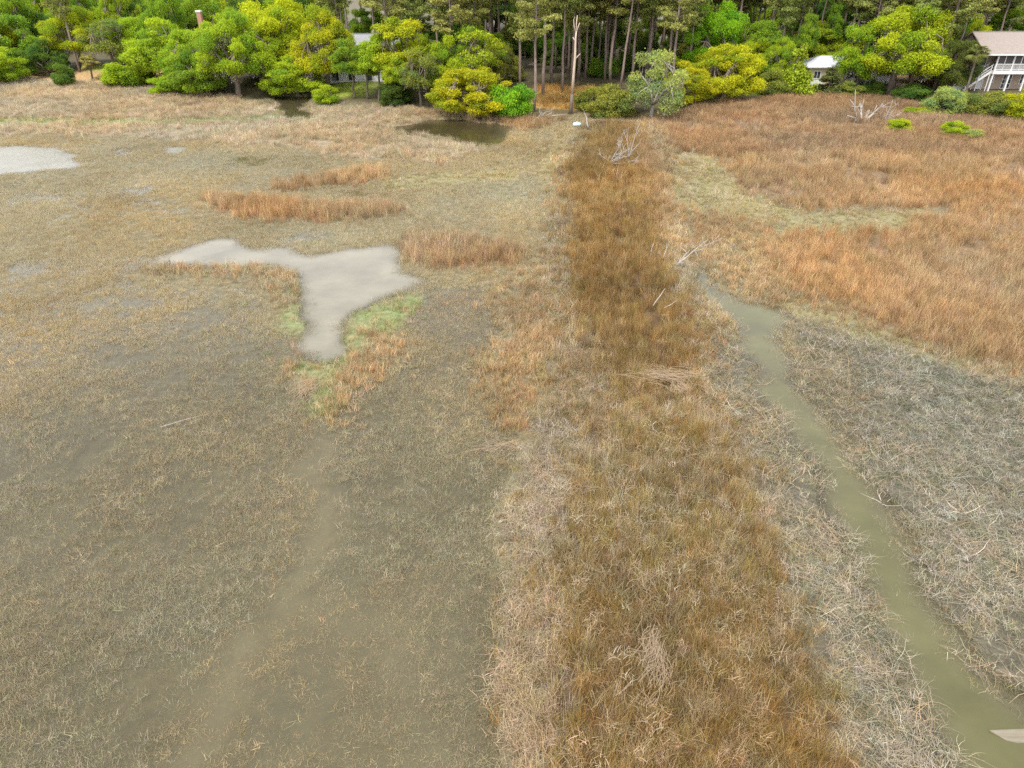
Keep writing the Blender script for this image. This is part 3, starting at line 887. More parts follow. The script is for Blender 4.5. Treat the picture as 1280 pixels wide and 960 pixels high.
def cone_variant(seed, H=5.5, W=3.6, leaf=0.13):
    """dense conical evergreen"""
    r = np.random.default_rng(seed)
    tb = MB(); limb(tb, (0, 0, -0.3), (0.05, 0, H * 0.9), 0.14, 0.03, r, 0.02, 5, 6)
    cl = []
    for i in range(34):
        t = r.random() ** 1.3
        q = W / 2 * (1 - t) ** 0.75 * r.uniform(0.45, 0.85); a = r.uniform(0, 6.28)
        cr = 0.28 + 0.5 * (1 - t) * r.uniform(0.7, 1.1)
        g = r.uniform(0.75, 1.25)
        c = np.array([q * math.cos(a), q * math.sin(a), H * (0.1 + 0.86 * t)])
        cl.append((c, (cr, cr, cr * 0.9), (g, g, g)))
        limb(tb, (0, 0, c[2] * 0.8), c, 0.035, 0.012, r, 0.05, 2, 4)
    V, F, C = leaf_cloud(cl, 520, leaf, r, up=0.2)
    me_t = bpy.data.meshes.new("trunk"); me_t.from_pydata(tb.v, [], tb.f); me_t.update(); me_t.materials.append(M['bark'])
    return dict(trunk=me_t, crown=crown_mesh("crown", V, F, C, M['leaf']), moss=None, H=H, W=W)

VAR = {
    'oak': [oak_variant(200 + k, 9, 11, 0.04, 84, 760, 0.1, crad=(0.6, 1.3)) for k in range(5)],              # crown almost to the ground
    'mossoak': [oak_variant(220 + k, 11, 13, 0.16, 88, 700, 0.105, moss=0.45, trunk_r=0.42, crad=(0.6, 1.25)) for k in range(3)],
    'tall': [oak_variant(240 + k, 11, 6.5, 0.38, 44, 820, 0.1, 0.2, crad=(1.1, 2.0)) for k in range(4)],
    'sparse': [oak_variant(260 + k, 11, 8, 0.26, 46, 300, 0.125, 0.24, moss=0.35, crad=(0.9, 1.7)) for k in range(2)],
    'bush': [oak_variant(280 + k, 3.6, 4.4, 0.0, 34, 1600, 0.075, 0.09, crad=(1.2, 2.3)) for k in range(4)],
    'pine': [pine_variant(300 + k, 22 + k % 3, 6.0 + 0.5 * (k % 2), 0.34 + 0.05 * (k % 4), nb=54) for k in range(6)],
    'cone': [cone_variant(330 + k) for k in range(2)],
    'lichen': [oak_variant(345, 8, 10, 0.06, 60, 330, 0.11, 0.26, moss=0.6, crad=(0.6, 1.3))],
}
TINT = {'yellow': (.44, .48, .035), 'lime': (.35, .455, .04), 'green': (.24, .36, .045), 'bright': (.24, .44, .035), 'olive': (.28, .30, .075), 'dark': (.10, .16, .04),
        'gold': (.43, .45, .032), 'pine': (.30, .315, .095), 'pineg': (.23, .265, .075), 'grey': (.37, .41, .15), 'cedar': (.15, .17, .05), 'deep': (.14, .23, .05)}
MOSSC = (0.36, 0.33, 0.27)

def tree(name, vk, idx, loc, w, h, tint, label, cat, group=None, rz=0.0, lean=(0, 0), trunk_mat=None):
    vs = VAR[vk]; v = vs[idx % len(vs)]
    e = empty(name, loc, rz, (w / v['W'], w / v['W'], h / v['H']))
    e.rotation_euler = (lean[0], lean[1], rz)
    tag(e, label, cat, group)
    t = link(bpy.data.objects.new("trunk", v['trunk']), e)
    if trunk_mat:
        t.material_slots[0].link = 'OBJECT'; t.material_slots[0].material = trunk_mat
    c = link(bpy.data.objects.new("crown", v['crown']), e)
    k = random.Random(int(abs(loc[0]) * 100) + len(name)).uniform(0.92, 1.08)
    tc = TINT[tint] if isinstance(tint, str) else tint
    c.color = (tc[0] * k, tc[1], tc[2], 1)
    if v['moss'] is not None:
        mo = link(bpy.data.objects.new("hanging_moss", v['moss']), e); mo['kind'] = 'stuff'; mo.color = (*MOSSC, 1)
    return e

def tree_px(name, vk, idx, u, v, top, wpx, tint, label, cat='tree', back=0.0, du=0, group=None, **kw):
    """tree whose foot shows at (u, v), whose top shows at row `top`, crown wpx wide; back = metres further off"""
    x, y, z = place(u, v)
    if back:
        k = (y + back) / y; x, y = x * k, y + back; z = tz(x, y)
    h = max(1.0, height_at(top, y) - z)
    w = wpx / px_per_m(y, z + h * 0.5)
    return tree(name, vk, idx, (x, y, z - 0.05), w, h, tint, label, cat, group, rz=(idx * 1.7 + u * 0.13) % 6.28, **kw)

FRONT = [
 # name, variant, idx, u, v, top, width, tint, label, back
 ('oak_tree', 'oak', 0, -8, 104, 52, 92, 'lime', 'low yellow green oak at the open end of the sandy bank', 0),
 ('oak_tree', 'oak', 1, 20, 96, 2, 105, 'green', 'mid green oak behind the low oak on the sandy bank', 4),
 ('evergreen_tree', 'oak', 2, 62, 96, 44, 62, 'deep', 'dark rounded evergreen beside the small bank palm', 1),
 ('juniper_tree', 'bush', 0, 84, 107, 78, 26, 'deep', 'little dark tree standing alone on the sandy bank', 0),
 ('oak_tree', 'sparse', 0, 143, 95, 12, 62, 'olive', 'dull olive loose crowned tree right behind the bank palm', 2),
 ('bush', 'bush', 1, 163, 106, 68, 62, 'lime', 'round lime green bush between bank palm and chimney house oak', 0),
 ('oak_tree', 'oak', 3, 212, 104, 16, 100, 'lime', 'broad lime oak directly below the brick chimney', 2),
 ('bush', 'bush', 2, 212, 116, 92, 46, 'lime', 'low lime bush at the foot of the oak below the chimney', 0),
 ('oak_tree', 'oak', 4, 255, 119, 44, 84, 'green', 'green oak with dark hollow underside touching the marsh edge', 0),
 ('oak_tree', 'mossoak', 0, 300, 122, 4, 100, 'lime', 'big mossy lime oak between chimney and grey roofed house', 1),
 ('oak_tree', 'oak', 0, 350, 108, -14, 112, 'yellow', 'tallest yellow oak rising behind the mossy lime oak', 6),
 ('oak_tree', 'oak', 2, 372, 123, 66, 92, 'lime', 'spreading lime oak overhanging the dark creek mouth', 0),
 ('oak_tree', 'mossoak', 1, 412, 116, 2, 86, 'yellow', 'yellow mossy oak in front of the grey roofed house', 1),
 ('bush', 'bush', 3, 408, 129, 104, 34, 'lime', 'small lime bush beside the dark creek mouth', 0),
 ('slender_tree', 'tall', 0, 441, 123, 44, 44, 'green', 'slim green tree with bare trunk before the white house wall', 0),
 ('slender_tree', 'tall', 1, 459, 124, 50, 40, 'green', 'slim green tree second along the white house wall', 0),
 ('slender_tree', 'tall', 2, 473, 126, 40, 44, 'lime', 'slim lime tree at the end of the white house wall', 0),
 ('oak_tree', 'tall', 3, 503, 128, 12, 74, 'yellow', 'tall yellow topped oak next to the grey roofed house', 2),
 ('slender_tree', 'tall', 0, 500, 131, 66, 40, 'lime', 'short slim lime tree under the tall yellow topped oak', 0),
 ('evergreen_bush', 'bush', 0, 494, 131, 98, 44, 'dark', 'dark green bush at the feet of the slim trees', 0),
 ('slender_tree', 'sparse', 1, 527, 134, 48, 48, 'olive', 'thin grey stemmed tree left behind the golden oak', 0),
 ('oak_tree', 'oak', 1, 590, 143, 74, 118, 'gold', 'wide golden yellow oak leaning over the marsh pond', 0),
 ('oak_tree', 'oak', 3, 563, 134, 38, 66, 'lime', 'lime oak just behind the wide golden oak', 4),
 ('tall_tree', 'sparse', 0, 600, 134, 16, 70, 'lime', 'tall half bare mossy tree rising above the golden oak', 6),
 ('bush', 'bush', 1, 638, 147, 94, 58, 'bright', 'vivid green round bush beside the golden oak', 0),
 ('bush', 'bush', 2, 765, 148, 104, 60, 'olive', 'olive shrub between the bare snag and the lichened oak', 0),
 ('bush', 'bush', 3, 738, 137, 106, 44, 'olive', 'low olive shrub just behind the bare snag', 0),
 ('lichened_oak', 'lichen', 0, 814, 147, 52, 98, 'grey', 'grey lichened oak with pale twisted limbs at the levee end', 0),
 ('oak_tree', 'oak', 2, 858, 134, 72, 74, 'gold', 'golden oak touching the grey lichened oak', 2),
 ('oak_tree', 'oak', 4, 902, 125, 44, 104, 'yellow', 'yellow oak with dark forked trunk beside brown reeds', 0),
 ('oak_tree', 'oak', 0, 884, 112, -8, 86, 'bright', 'tall bright green tree behind the forked yellow oak', 9),
 ('oak_tree', 'oak', 1, 942, 108, 10, 86, 'green', 'mid green tree between forked oak and white roofed cottage', 8),
 ('bush', 'bush', 0, 962, 119, 84, 34, 'olive', 'brownish olive bush at the edge of the lawn', 0),
 ('young_pine', 'cone', 0, 990, 119, 48, 44, 'lime', 'pointed yellow green young conifer beside the cottage lawn', 0),
 ('cedar_bush', 'cone', 1, 1033, 119, 80, 40, 'cedar', 'dark conical evergreen in front of the white roofed cottage', 0),
 ('oak_tree', 'oak', 3, 1008, 104, 22, 84, 'lime', 'lime tree rising behind the white roofed cottage', 14),
 ('oak_tree', 'mossoak', 2, 1070, 114, 16, 76, 'lime', 'pale lime mossy oak overhanging the white roofed cottage', 0),
 ('oak_tree', 'mossoak', 0, 1111, 119, -6, 128, 'yellow', 'great mossy yellow oak with thick dark trunk by the fence', 0),
 ('oak_tree', 'oak', 4, 1186, 108, 4, 70, 'gold', 'golden round crown behind the dark cedar', 9),
 ('cedar_tree', 'oak', 1, 1187, 113, 36, 62, 'cedar', 'large dark cedar beside the porch house', 0),
 ('bush', 'bush', 1, 1087, 119, 96, 34, 'deep', 'dark green bush at the foot of the great mossy oak', 0),
 ('bush', 'bush', 2, 1141, 119, 104, 48, 'deep', 'low dark green bush beneath the fence', 0),
 ('bush', 'bush', 3, 1060, 119, 100, 34, 'olive', 'greyish bush under the pale lime mossy oak', 0),
 ('marsh_shrub', 'bush', 0, 1178, 143, 108, 46, 'grey', 'grey green twiggy shrub starting the hedge below the porch house', 0),
 ('marsh_shrub', 'bush', 1, 1208, 142, 108, 44, 'olive', 'olive shrub second in the hedge below the porch house', 0),
 ('marsh_shrub', 'bush', 2, 1240, 146, 114, 50, 'olive', 'olive shrub third in the hedge below the porch house', 0),
 ('marsh_shrub', 'bush', 3, 1274, 150, 104, 50, 'gold', 'rusty yellow shrub ending the hedge below the porch house', 0),
 ('marsh_shrub', 'bush', 1, 1148, 143, 132, 36, 'yellow', 'flat yellow shrub between dead tree and hedge', 0),
 ('marsh_shrub', 'bush', 2, 1122, 164, 147, 30, 'yellow', 'small yellow shrub standing in reeds beside the dead tree', 0),
 ('marsh_shrub', 'bush', 3, 1192, 170, 150, 34, 'lime', 'low lime shrub alone in the far brown reeds', 0),
 ('marsh_shrub', 'bush', 0, 1216, 174, 161, 26, 'grey', 'low grey green shrub beside the lone lime shrub', 0),
 ('oak_tree', 'oak', 2, 1252, 104, 4, 96, 'green', 'green tree rising behind the porch house roof', 16),
 ('oak_tree', 'oak', 3, 1310, 104, 0, 96, 'green', 'green tree behind the far end of the porch house', 16),
]
occupied = []
for nm, vk, idx, u, v, top, wpx, tint, label, back in FRONT:
    e = tree_px(nm, vk, idx, u, v, top, wpx, tint, label, 'shrub' if 'bush' in nm or 'shrub' in nm else 'tree', back,
                trunk_mat=M['dead'] if vk == 'lichen' else None)
    occupied.append((e.location.x, e.location.y, 1.6))

# second row that closes the bank of foliage
for k, (u, top, w, tint) in enumerate([(108, 2, 90, 'yellow'), (178, 8, 80, 'lime'), (275, 22, 70, 'lime'), (330, 26, 80, 'lime'), (385, 14, 70, 'yellow'), (425, 38, 50, 'lime'), (520, 30, 60, 'lime'),
                                        (545, 56, 56, 'yellow'), (485, 46, 50, 'lime'), (625, 46, 50, 'olive'), (830, 64, 50, 'lime'), (930, 40, 60, 'yellow'), (968, 40, 50, 'lime'), (1145, 24, 70, 'yellow')]):
    e = tree_px('oak_tree', 'oak' if k % 3 else 'mossoak', k, u, 96 if u < 200 else (112 if u < 300 else 122), top, w, tint,
                ('yellow', 'lime', 'olive')[('yellow', 'lime', 'olive').index(tint)] + ' second row oak filling between the marsh edge trees', 'tree', 7 + k % 3 * 2, group='second row oaks')
    occupied.append((e.location.x, e.location.y, 1.6))

# pines whose trunks stand clear at the forest edge: (foot u, foot v, width of trunk factor)
PINES = [(650, 112), (667, 140), (679, 121), (703, 116), (714, 108), (731, 97), (738, 94), (756, 99), (763, 105), (775, 112), (790, 104), (806, 98), (100, 90), (690, 104), (722, 100), (747, 92)]
EDGE_L = ["pine trunk rising right beside the vivid green bush", "thick pine trunk standing at the marsh edge beside the driftwood", "thick pine trunk over the orange grass",
          "straight slim pine trunk at the right of the orange grass", "slim pine trunk showing just behind the bare snag", "pine trunk standing next beyond the bare snag", "pine trunk close beside the one beyond the snag",
          "pine trunk in the middle of the dark gap", "twin pine trunk at the end of the dark gap", "leaning pine trunk above the olive shrub", "pine trunk behind the lichened oak", "pine trunk above the lichened oak crown",
          "lone pine on the sandy bank behind the palm", "pine trunk deep behind the orange grass", "far slim pine trunk in the dark gap", "far pine trunk in the dark gap past the snag"]
for k, (u, v) in enumerate(PINES):
    x, y, z = place(u, v)
    e = tree("pine_tree", 'pine', k, (x, y, z - 0.05), 5.4 + (k % 3) * 0.5, 21 + (k * 7) % 5, 'pine' if k % 3 else 'pineg', EDGE_L[k], 'tree', 'pines at the forest edge', rz=k * 2.4,
             lean=(0, -0.06 if k == 9 else 0.0))
    occupied.append((x, y, 1.5))

# houses' footprints stay clear
HOUSES = [(1290, 112, 15), (440, 108, 11), (1040, 104, 8), (248, 92, 11)]
for u, v, w in HOUSES:
    x, y, z = place(u, v); occupied.append((x, y + 4, w * 0.62))

# the forest behind: pines with an understorey, nearest rows first
r_ = random.Random(11)
def free(x, y, d):
    return all((x - a) ** 2 + (y - b_) ** 2 > max(d, c) ** 2 for a, b_, c in occupied)
def forest(n, ymin, ymax, umin, umax, d, fn):
    k = 0; tries = 0
    while k < n and tries < 6000:
        tries += 1
        u = r_.uniform(umin, umax)
        s = (u - 640) / FPX
        y = ymin + (ymax - ymin) * r_.random()
        x = s * (y * CP + CAM_H * SP)
        if y < float(upland_y(x)) + 7 or not free(x, y, d): continue
        z = tz(x, y) if y < Y1 - 3 and abs(x) < X1 - 3 else 1.5
        occupied.append((x, y, d)); fn(k, x, y, z); k += 1
forest(190, 112, 185, 420, 1340, 2.3, lambda k, x, y, z: tree("pine_tree", 'pine', k, (x, y, z - .05), r_.uniform(4.8, 6.6), r_.uniform(20, 27), 'pine' if k % 2 else 'pineg',
       ("yellowish crowned" if k % 2 else "darker crowned") + " tall pine in the stand behind the marsh edge trees", 'tree', 'pines of the stand behind', rz=k * 1.3))
forest(60, 135, 205, -60, 420, 4.0, lambda k, x, y, z: tree("oak_tree", 'oak', k, (x, y, z - .05), r_.uniform(8, 12), r_.uniform(9, 16), ('green', 'lime', 'yellow', 'deep', 'green')[k % 5],
       ("mid green", "lime", "yellow", "deep green", "mid green")[k % 5] + " broadleaf tree in the wood behind the sandy bank", 'tree', 'broadleaf trees behind the sandy bank', rz=k * 1.3))
forest(130, 116, 190, 420, 1340, 1.9, lambda k, x, y, z: tree("understorey_tree", 'bush', k, (x, y, z - .05), r_.uniform(3, 5.5), r_.uniform(2.5, 6), ('deep', 'green', 'dark', 'olive')[k % 4],
       ("deep green", "mid green", "blackish green", "olive")[k % 4] + " understorey shrub among the pine trunks", 'shrub', 'understorey among the pines', rz=k * 1.3))
forest(36, 122, 180, 430, 1200, 2.0, lambda k, x, y, z: tree("young_tree", 'tall', k, (x, y, z - .05), r_.uniform(3.5, 5.5), r_.uniform(6, 11), ('green', 'deep', 'olive', 'green')[k % 4],
       ("mid green", "deep green", "olive", "mid green")[k % 4] + " young tree growing up between the pine trunks", 'tree', 'young trees between the pines', rz=k * 1.3))
forest(44, 180, 225, -120, 1400, 4.5, lambda k, x, y, z: tree("oak_tree", 'oak', k, (x, y, z - .05), r_.uniform(12, 16), r_.uniform(15, 20), ('deep', 'green', 'dark')[k % 3],
       ("deep green", "mid green", "blackish green")[k % 3] + " far tree closing off the wood", 'tree', 'far trees closing the wood', rz=k * 1.3))

# ------------------------------------------------------------------ houses on the bank
M['taupe'] = surface("taupe_shingle_wall", (0.30, 0.23, 0.175), (0.38, 0.30, 0.23), 3, 0.85, 0.3, stretch=(1, 1, 4))
M['white'] = surface("white_paint", (0.55, 0.54, 0.52), (0.66, 0.65, 0.63), 2, 0.6, 0.05)
M['siding'] = surface("pale_siding", (0.62, 0.63, 0.66), (0.72, 0.73, 0.75), 2, 0.7, 0.2, stretch=(1, 1, 6))
M['roof_pink'] = surface("pinkish_shingle_roof", (0.21, 0.175, 0.15), (0.28, 0.235, 0.205), 5, 0.9, 0.4)
M['roof_grey'] = surface("grey_shingle_roof", (0.2, 0.2, 0.21), (0.3, 0.3, 0.31), 5, 0.9, 0.4)
M['roof_brown'] = surface("brown_shingle_roof", (0.13, 0.1, 0.08), (0.2, 0.16, 0.13), 5, 0.9, 0.4)
M['roof_white'] = surface("white_metal_roof", (0.42, 0.43, 0.46), (0.56, 0.57, 0.6), 1.5, 0.4, 0.05)
M['tanwall'] = surface("tan_plank_wall", (0.36, 0.29, 0.22), (0.45, 0.37, 0.29), 3, 0.85, 0.2)
M['brick'] = surface("red_brick", (0.33, 0.16, 0.11), (0.42, 0.23, 0.17), 8, 0.9, 0.3, stretch=(1, 1, 3))
M['concrete'] = surface("pale_concrete", (0.5, 0.48, 0.45), (0.62, 0.6, 0.57), 5, 0.85, 0.2)
M['fence'] = surface("weathered_grey_fence", (0.3, 0.27, 0.23), (0.42, 0.38, 0.33), 4, 0.9, 0.2)
M['screen'] = surface("dark_insect_screen", (0.045, 0.04, 0.042), (0.07, 0.062, 0.06), 6, 0.6, 0.05)
M['glass'] = surface("dark_window_glass", (0.03, 0.035, 0.045), (0.05, 0.055, 0.065), 2, 0.08, 0.0, spec=0.5)
M['rubber'] = surface("black_rubber", (0.02, 0.02, 0.02), (0.04, 0.04, 0.04), 5, 0.8, 0.1)
M['turq'] = surface("faded_turquoise_plastic", (0.4, 0.72, 0.68), (0.6, 0.8, 0.78), 4, 0.5, 0.05)
M['steel'] = surface("galvanised_steel", (0.4, 0.4, 0.41), (0.5, 0.5, 0.5), 5, 0.4, 0.05)

def window(parent, x, z, w, h, y, nx=1, nz=1, fm='white', name='window'):
    """framed window on a wall whose outer face is at local y"""
    f = MB()
    t = 0.09
    f.box(x - t, x + w + t, y - 0.06, y, z - t, z); f.box(x - t, x + w + t, y - 0.06, y, z + h, z + h + t)
    f.box(x - t, x, y - 0.06, y, z, z + h); f.box(x + w, x + w + t, y - 0.06, y, z, z + h)
    for i in range(1, nx): f.box(x + w * i / nx - .025, x + w * i / nx + .025, y - 0.05, y, z, z + h)
    for j in range(1, nz): f.box(x, x + w, y - 0.048, y, z + h * j / nz - .025, z + h * j / nz + .025)
    o = f.build(name, M[fm], parent)
    MB().box(x + .002, x + w - .002, y - 0.02, y - 0.004, z + .002, z + h - .002).build('pane', M['glass'], o)
    return o

def gable_roof(parent, x0, x1, y0, y1, z0, zr, mat, over=0.45, th=0.16):
    ym = (y0 + y1) / 2
    a, b_ = y0 - over, y1 + over
    s = (zr - z0) / (ym - y0)
    ze = z0 - over * s
    rf = MB()
    V = [(x0 - over, a, ze), (x1 + over, a, ze), (x1 + over, ym, zr), (x0 - over, ym, zr), (x0 - over, b_, ze), (x1 + over, b_, ze)]
    V2 = [(p[0], p[1], p[2] + th) for p in V]
    rf.add(V + V2, [(0, 3, 2, 1), (3, 4, 5, 2), (6, 7, 8, 9), (9, 8, 11, 10), (0, 1, 7, 6), (4, 10, 11, 5), (0, 6, 9, 3), (3, 9, 10, 4), (1, 2, 8, 7), (2, 5, 11, 8)])
    r = rf.build('roof', mat, parent)
    MB().box(x0 - over - .02, x1 + over + .02, a - 0.05, a - .004, ze - 0.06, ze + th - 0.02).build('fascia', M['white'], r)
    MB().box(x0 - over, x1 + over, ym - 0.14, ym + 0.14, zr + th - 0.02, zr + th + 0.05).build('ridge_cap', mat, r)
    return r

def gable_end(mb, x0, x1, y0, y1, z0, zr):
    ym = (y0 + y1) / 2
    for x in (x0, x1):
        mb.add([(x, y0, z0), (x, y1, z0), (x, ym, zr - 0.05)], [(0, 1, 2)])

# house with a screened upper porch
hx, hy, hz = place(1219, 114)
ho = tag(empty("porch_house", (hx, hy, hz)), "two storey taupe house with white screened upper porch and pinkish roof", "house")
W_ = 17.0
MB().box(0, W_, 1.9, 9, -0.3, 2.42).build('lower_wall', M['taupe'], ho)
uw = MB().box(0, W_, 1.9, 9, 2.42, 5.25); gable_end(uw, 0, W_, 1.9, 9, 5.25, 7.4); uw.build('upper_wall', M['taupe'], ho)
MB().box(1.7, W_ + .1, -0.1, 1.9, 2.38, 2.82).build('porch_floor', M['white'], ho)
px_ = [1.9 + 2.42 * k for k in range(7)]
for x in px_:
    MB().box(x - .1, x + .1, 0.0, 0.2, -0.2, 2.38).build('porch_post', M['white'], ho)
    MB().box(x - .1, x + .1, 0.0, 0.2, 2.82, 5.2).build('porch_post', M['white'], ho)
for a, b_ in zip(px_[:-1], px_[1:]):
    r = MB().box(a + .1, b_ - .1, 0.03, 0.13, 3.66, 3.76).box(a + .1, b_ - .1, 0.03, 0.13, 2.9, 2.98)
    k = a + 0.24
    while k < b_ - 0.12:
        r.box(k - .025, k + .025, 0.055, 0.105, 2.98, 3.66); k += 0.16
    r.build('railing', M['white'], ho)
    mid = (a + b_) / 2
    fr_ = MB().box(mid - .05, mid + .05, 0.15, 0.2, 2.82, 5.0).box(a + .1, b_ - .1, 0.15, 0.2, 5.0, 5.2).build('screen_frame', M['white'], ho)
    for c0, c1 in ((a + .1, mid - .05), (mid + .05, b_ - .1)):
        MB().box(c0, c1, 0.165, 0.185, 2.82, 5.0).build('screen', M['screen'], fr_)
window(ho, 0.45, 3.3, 0.9, 1.4, 1.9)
window(ho, 2.75, 1.0, 0.55, 0.85, 1.9)
window(ho, 4.75, 0.15, 1.25, 1.9, 1.9, 3, 3, name='glazed_door')
window(ho, 7.4, 0.8, 1.2, 1.2, 1.9, 2, 2)
window(ho, 9.9, 0.15, 1.6, 1.9, 1.9, 3, 3, name='glazed_door')
dr = MB().box(1.05, 1.75, 1.84, 1.9, 0.0, 2.0).build('door', M['white'], ho)
MB().box(1.62, 1.67, 1.78, 1.84, 0.95, 1.02).build('handle', M['steel'], dr)
gable_roof(ho, 0, W_, 0.0, 9.0, 5.25, 7.5, M['roof_pink'], 0.5)
st = MB().bar((1.7, 0.35, 2.7), (-1.7, 0.35, 0.05), 0.08, 0.3).bar((1.7, 1.35, 2.7), (-1.7, 1.35, 0.05), 0.08, 0.3).build('staircase', M['white'], ho)
for k in range(13):
    t = (k + .5) / 13
    MB().box(1.7 - 3.4 * t - .15, 1.7 - 3.4 * t + .15, 0.39, 1.31, 2.72 - 2.7 * t - .02, 2.72 - 2.7 * t + .03).build('step', M['white'], st)
for yy in (0.3, 1.4):
    MB().bar((1.7, yy, 3.7), (-1.7, yy, 1.05), 0.07, 0.09).bar((1.7, yy, 3.25), (-1.7, yy, 0.6), 0.05, 0.06).build('handrail', M['white'], st)
    for t in (0.05, 0.5, 0.95):
        MB().box(1.7 - 3.4 * t - .05, 1.7 - 3.4 * t + .05, yy - .05, yy + .05, -0.2, 3.7 - 2.65 * t).build('newel_post', M['white'], st)
lt = MB()
for k in range(8):
    lt.bar((-3.0 + 0.2 * k, 1.0, 0), (-3.0 + 0.2 * k + 0.25, 1.0, 1.9), 0.03, 0.09)
lt.box(-3.05, -1.35, 0.96, 1.04, 1.85, 1.98).box(-3.05, -1.35, 0.96, 1.04, -.1, 0.08).box(-3.0, -1.4, 1.01, 1.03, 0.08, 1.85)
lt.build('lattice', M['white'], ho)

# grey roofed white house behind the slim trees
x, y, z = place(404, 112); y += 3
ho = tag(empty("white_house", (x, y, z)), "white sided house with grey roof behind the slim marsh edge trees", "house")
w_ = MB().box(0, 11.5, 0, 8, -0.3, 4.2); gable_end(w_, 0, 11.5, 0, 8, 4.2, 7.1); w_.build('wall', M['siding'], ho)
for k, xx in enumerate((1.0, 3.6, 6.4, 9.0)):
    window(ho, xx, 0.9, 1.0, 1.3, 0)
    if k % 2 == 0: window(ho, xx + .8, 2.75, 0.9, 1.0, 0)
d_ = MB().box(5.15, 6.05, -0.06, 0, 0, 2.05).build('door', M['white'], ho)
MB().box(5.9, 5.95, -0.1, -0.06, 0.95, 1.02).build('handle', M['steel'], d_)
rf = gable_roof(ho, 0, 11.5, 0, 8, 4.2, 7.2, M['roof_grey'])
MB().box(1.3, 2.0, 3.2, 4.0, 6.2, 8.2).build('chimney', M['concrete'], rf)

# house of which only the chimney clears the oaks
x, y, z = place(215, 98); y += 5
ho = tag(empty("brick_chimney_house", (x, y, z)), "brown roofed house hidden in oaks with a tall red brick chimney", "house")
ztop = height_at(13, y + 4) - z
w_ = MB().box(0, 12, 0, 8, -0.3, 4.4); gable_end(w_, 0, 12, 0, 8, 4.4, ztop - 3.9); w_.build('wall', M['siding'], ho)
rf = gable_roof(ho, 0, 12, 0, 8, 4.4, ztop - 3.8, M['roof_brown'])
cx_ = (248 - 640) / FPX * ((y + 4) * CP + (CAM_H - z - ztop) * SP) - x
ch = MB().box(cx_ - .36, cx_ + .36, 3.6, 4.4, ztop - 5.0, ztop - 0.25).build('chimney', M['brick'], rf)
MB().box(cx_ - .44, cx_ + .44, 3.52, 4.48, ztop - 0.25, ztop).build('chimney_cap', M['concrete'], ho)
for xx in (1.2, 4.2, 7.4, 10.0): window(ho, xx, 1.0, 1.0, 1.4, 0)
tree_px('oak_tree', 'oak', 1, 252, 110, 22, 90, 'lime', 'lime oak hiding the roof directly under the brick chimney', 'tree', 1)

# cottage with a white metal roof
x, y, z = place(1008, 106)
ho = tag(empty("cottage", (x, y, z)), "small tan cottage with white metal hipped roof beyond the green lawn", "cottage")
cw, cd, ce, cr_ = 8.6, 6.0, 2.7, 4.0
MB().box(0, cw, 0, cd, -0.3, ce).build('wall', M['tanwall'], ho)
o_ = 0.5
V = [(-o_, -o_, ce), (cw + o_, -o_, ce), (cw + o_, cd + o_, ce), (-o_, cd + o_, ce), (2.6, cd / 2, cr_), (cw - 2.6, cd / 2, cr_)]
V += [(p[0], p[1], p[2] - 0.12) for p in V[:4]]
rf = MB().add(V, [(0, 1, 5, 4), (1, 2, 5), (2, 3, 4, 5), (3, 0, 4), (0, 6, 7, 1), (1, 7, 8, 2), (2, 8, 9, 3), (3, 9, 6, 0), (6, 9, 8, 7)]).build('roof', M['roof_white'], ho)
for k in range(1, 12):
    xx = -o_ + (cw + 2 * o_) * k / 12
    t = min(1, min(xx + o_, cw + o_ - xx) / (2.6 + o_))
    MB().bar((xx, -o_ - .01, ce + .02), (xx, -o_ + t * (cd / 2 + o_), ce + .02 + t * (cr_ - ce)), 0.05, 0.06).build('roof_rib', M['roof_white'], rf)
window(ho, 0.9, 1.0, 1.0, 1.0, 0, 2, 1); window(ho, 6.2, 1.0, 1.0, 1.0, 0, 2, 1)
d_ = MB().box(3.6, 4.5, -0.06, 0, 0, 2.0).build('door', M['white'], ho)
MB().box(4.38, 4.43, -0.1, -0.06, 0.95, 1.02).build('handle', M['steel'], d_)
MB().box(-0.2, 2.6, -0.12, -0.03, -0.1, 0.75).build('skirting_panel', M['white'], ho)

# white things parked behind the great oak
def boat(u, v, L_=4.6):
    x, y, z = place(u, v)
    e = tag(empty("boat", (x, y, z), 0.15), "white open boat on a trailer beside the great mossy oak", "boat")
    st_ = []
    for i, (t, w, k0, k1) in enumerate([(0, .75, .55, 1.25), (.25, .85, .5, 1.25), (.55, .85, .5, 1.3), (.8, .55, .6, 1.4), (1, .04, .95, 1.5)]):
        X = (t - .5) * L_
        st_ += [(X, -w, k1), (X, -w * .75, (k0 + k1) / 2), (X, 0, k0), (X, w * .75, (k0 + k1) / 2), (X, w, k1)]
    F = [(i * 5 + j, i * 5 + j + 1, i * 5 + j + 6, i * 5 + j + 5) for i in range(4) for j in range(4)] + [(0, 1, 2, 3, 4)] + [(20, 24, 23, 22, 21)]
    hb = MB().add(st_, F).build('hull', M['white'], e)
    MB().add([(p[0], p[1] * .93, p[2] + .06) for i, p in enumerate(st_) if i % 5 in (0, 4)], [(0, 2, 3, 1), (2, 4, 5, 3), (4, 6, 7, 5), (6, 8, 9, 7)]).build('cover', M['siding'], hb)
    t_ = MB().box(-L_ * .45, L_ * .6, -.06, .06, .35, .45).box(-.1, .1, -.9, .9, .3, .4).build('trailer_frame', M['steel'], e)
    for s in (-1, 1):
        MB().tube([(0, s * .85, .3), (0, s * 1.02, .3)], [.3, .3], 12).build('wheel', M['rubber'], e)
    return e
boat(1080, 107)
x, y, z = place(1098, 108)
e = tag(empty("cargo_trailer", (x, y, z), 0.1), "small white box trailer parked by the great oak trunk", "trailer")
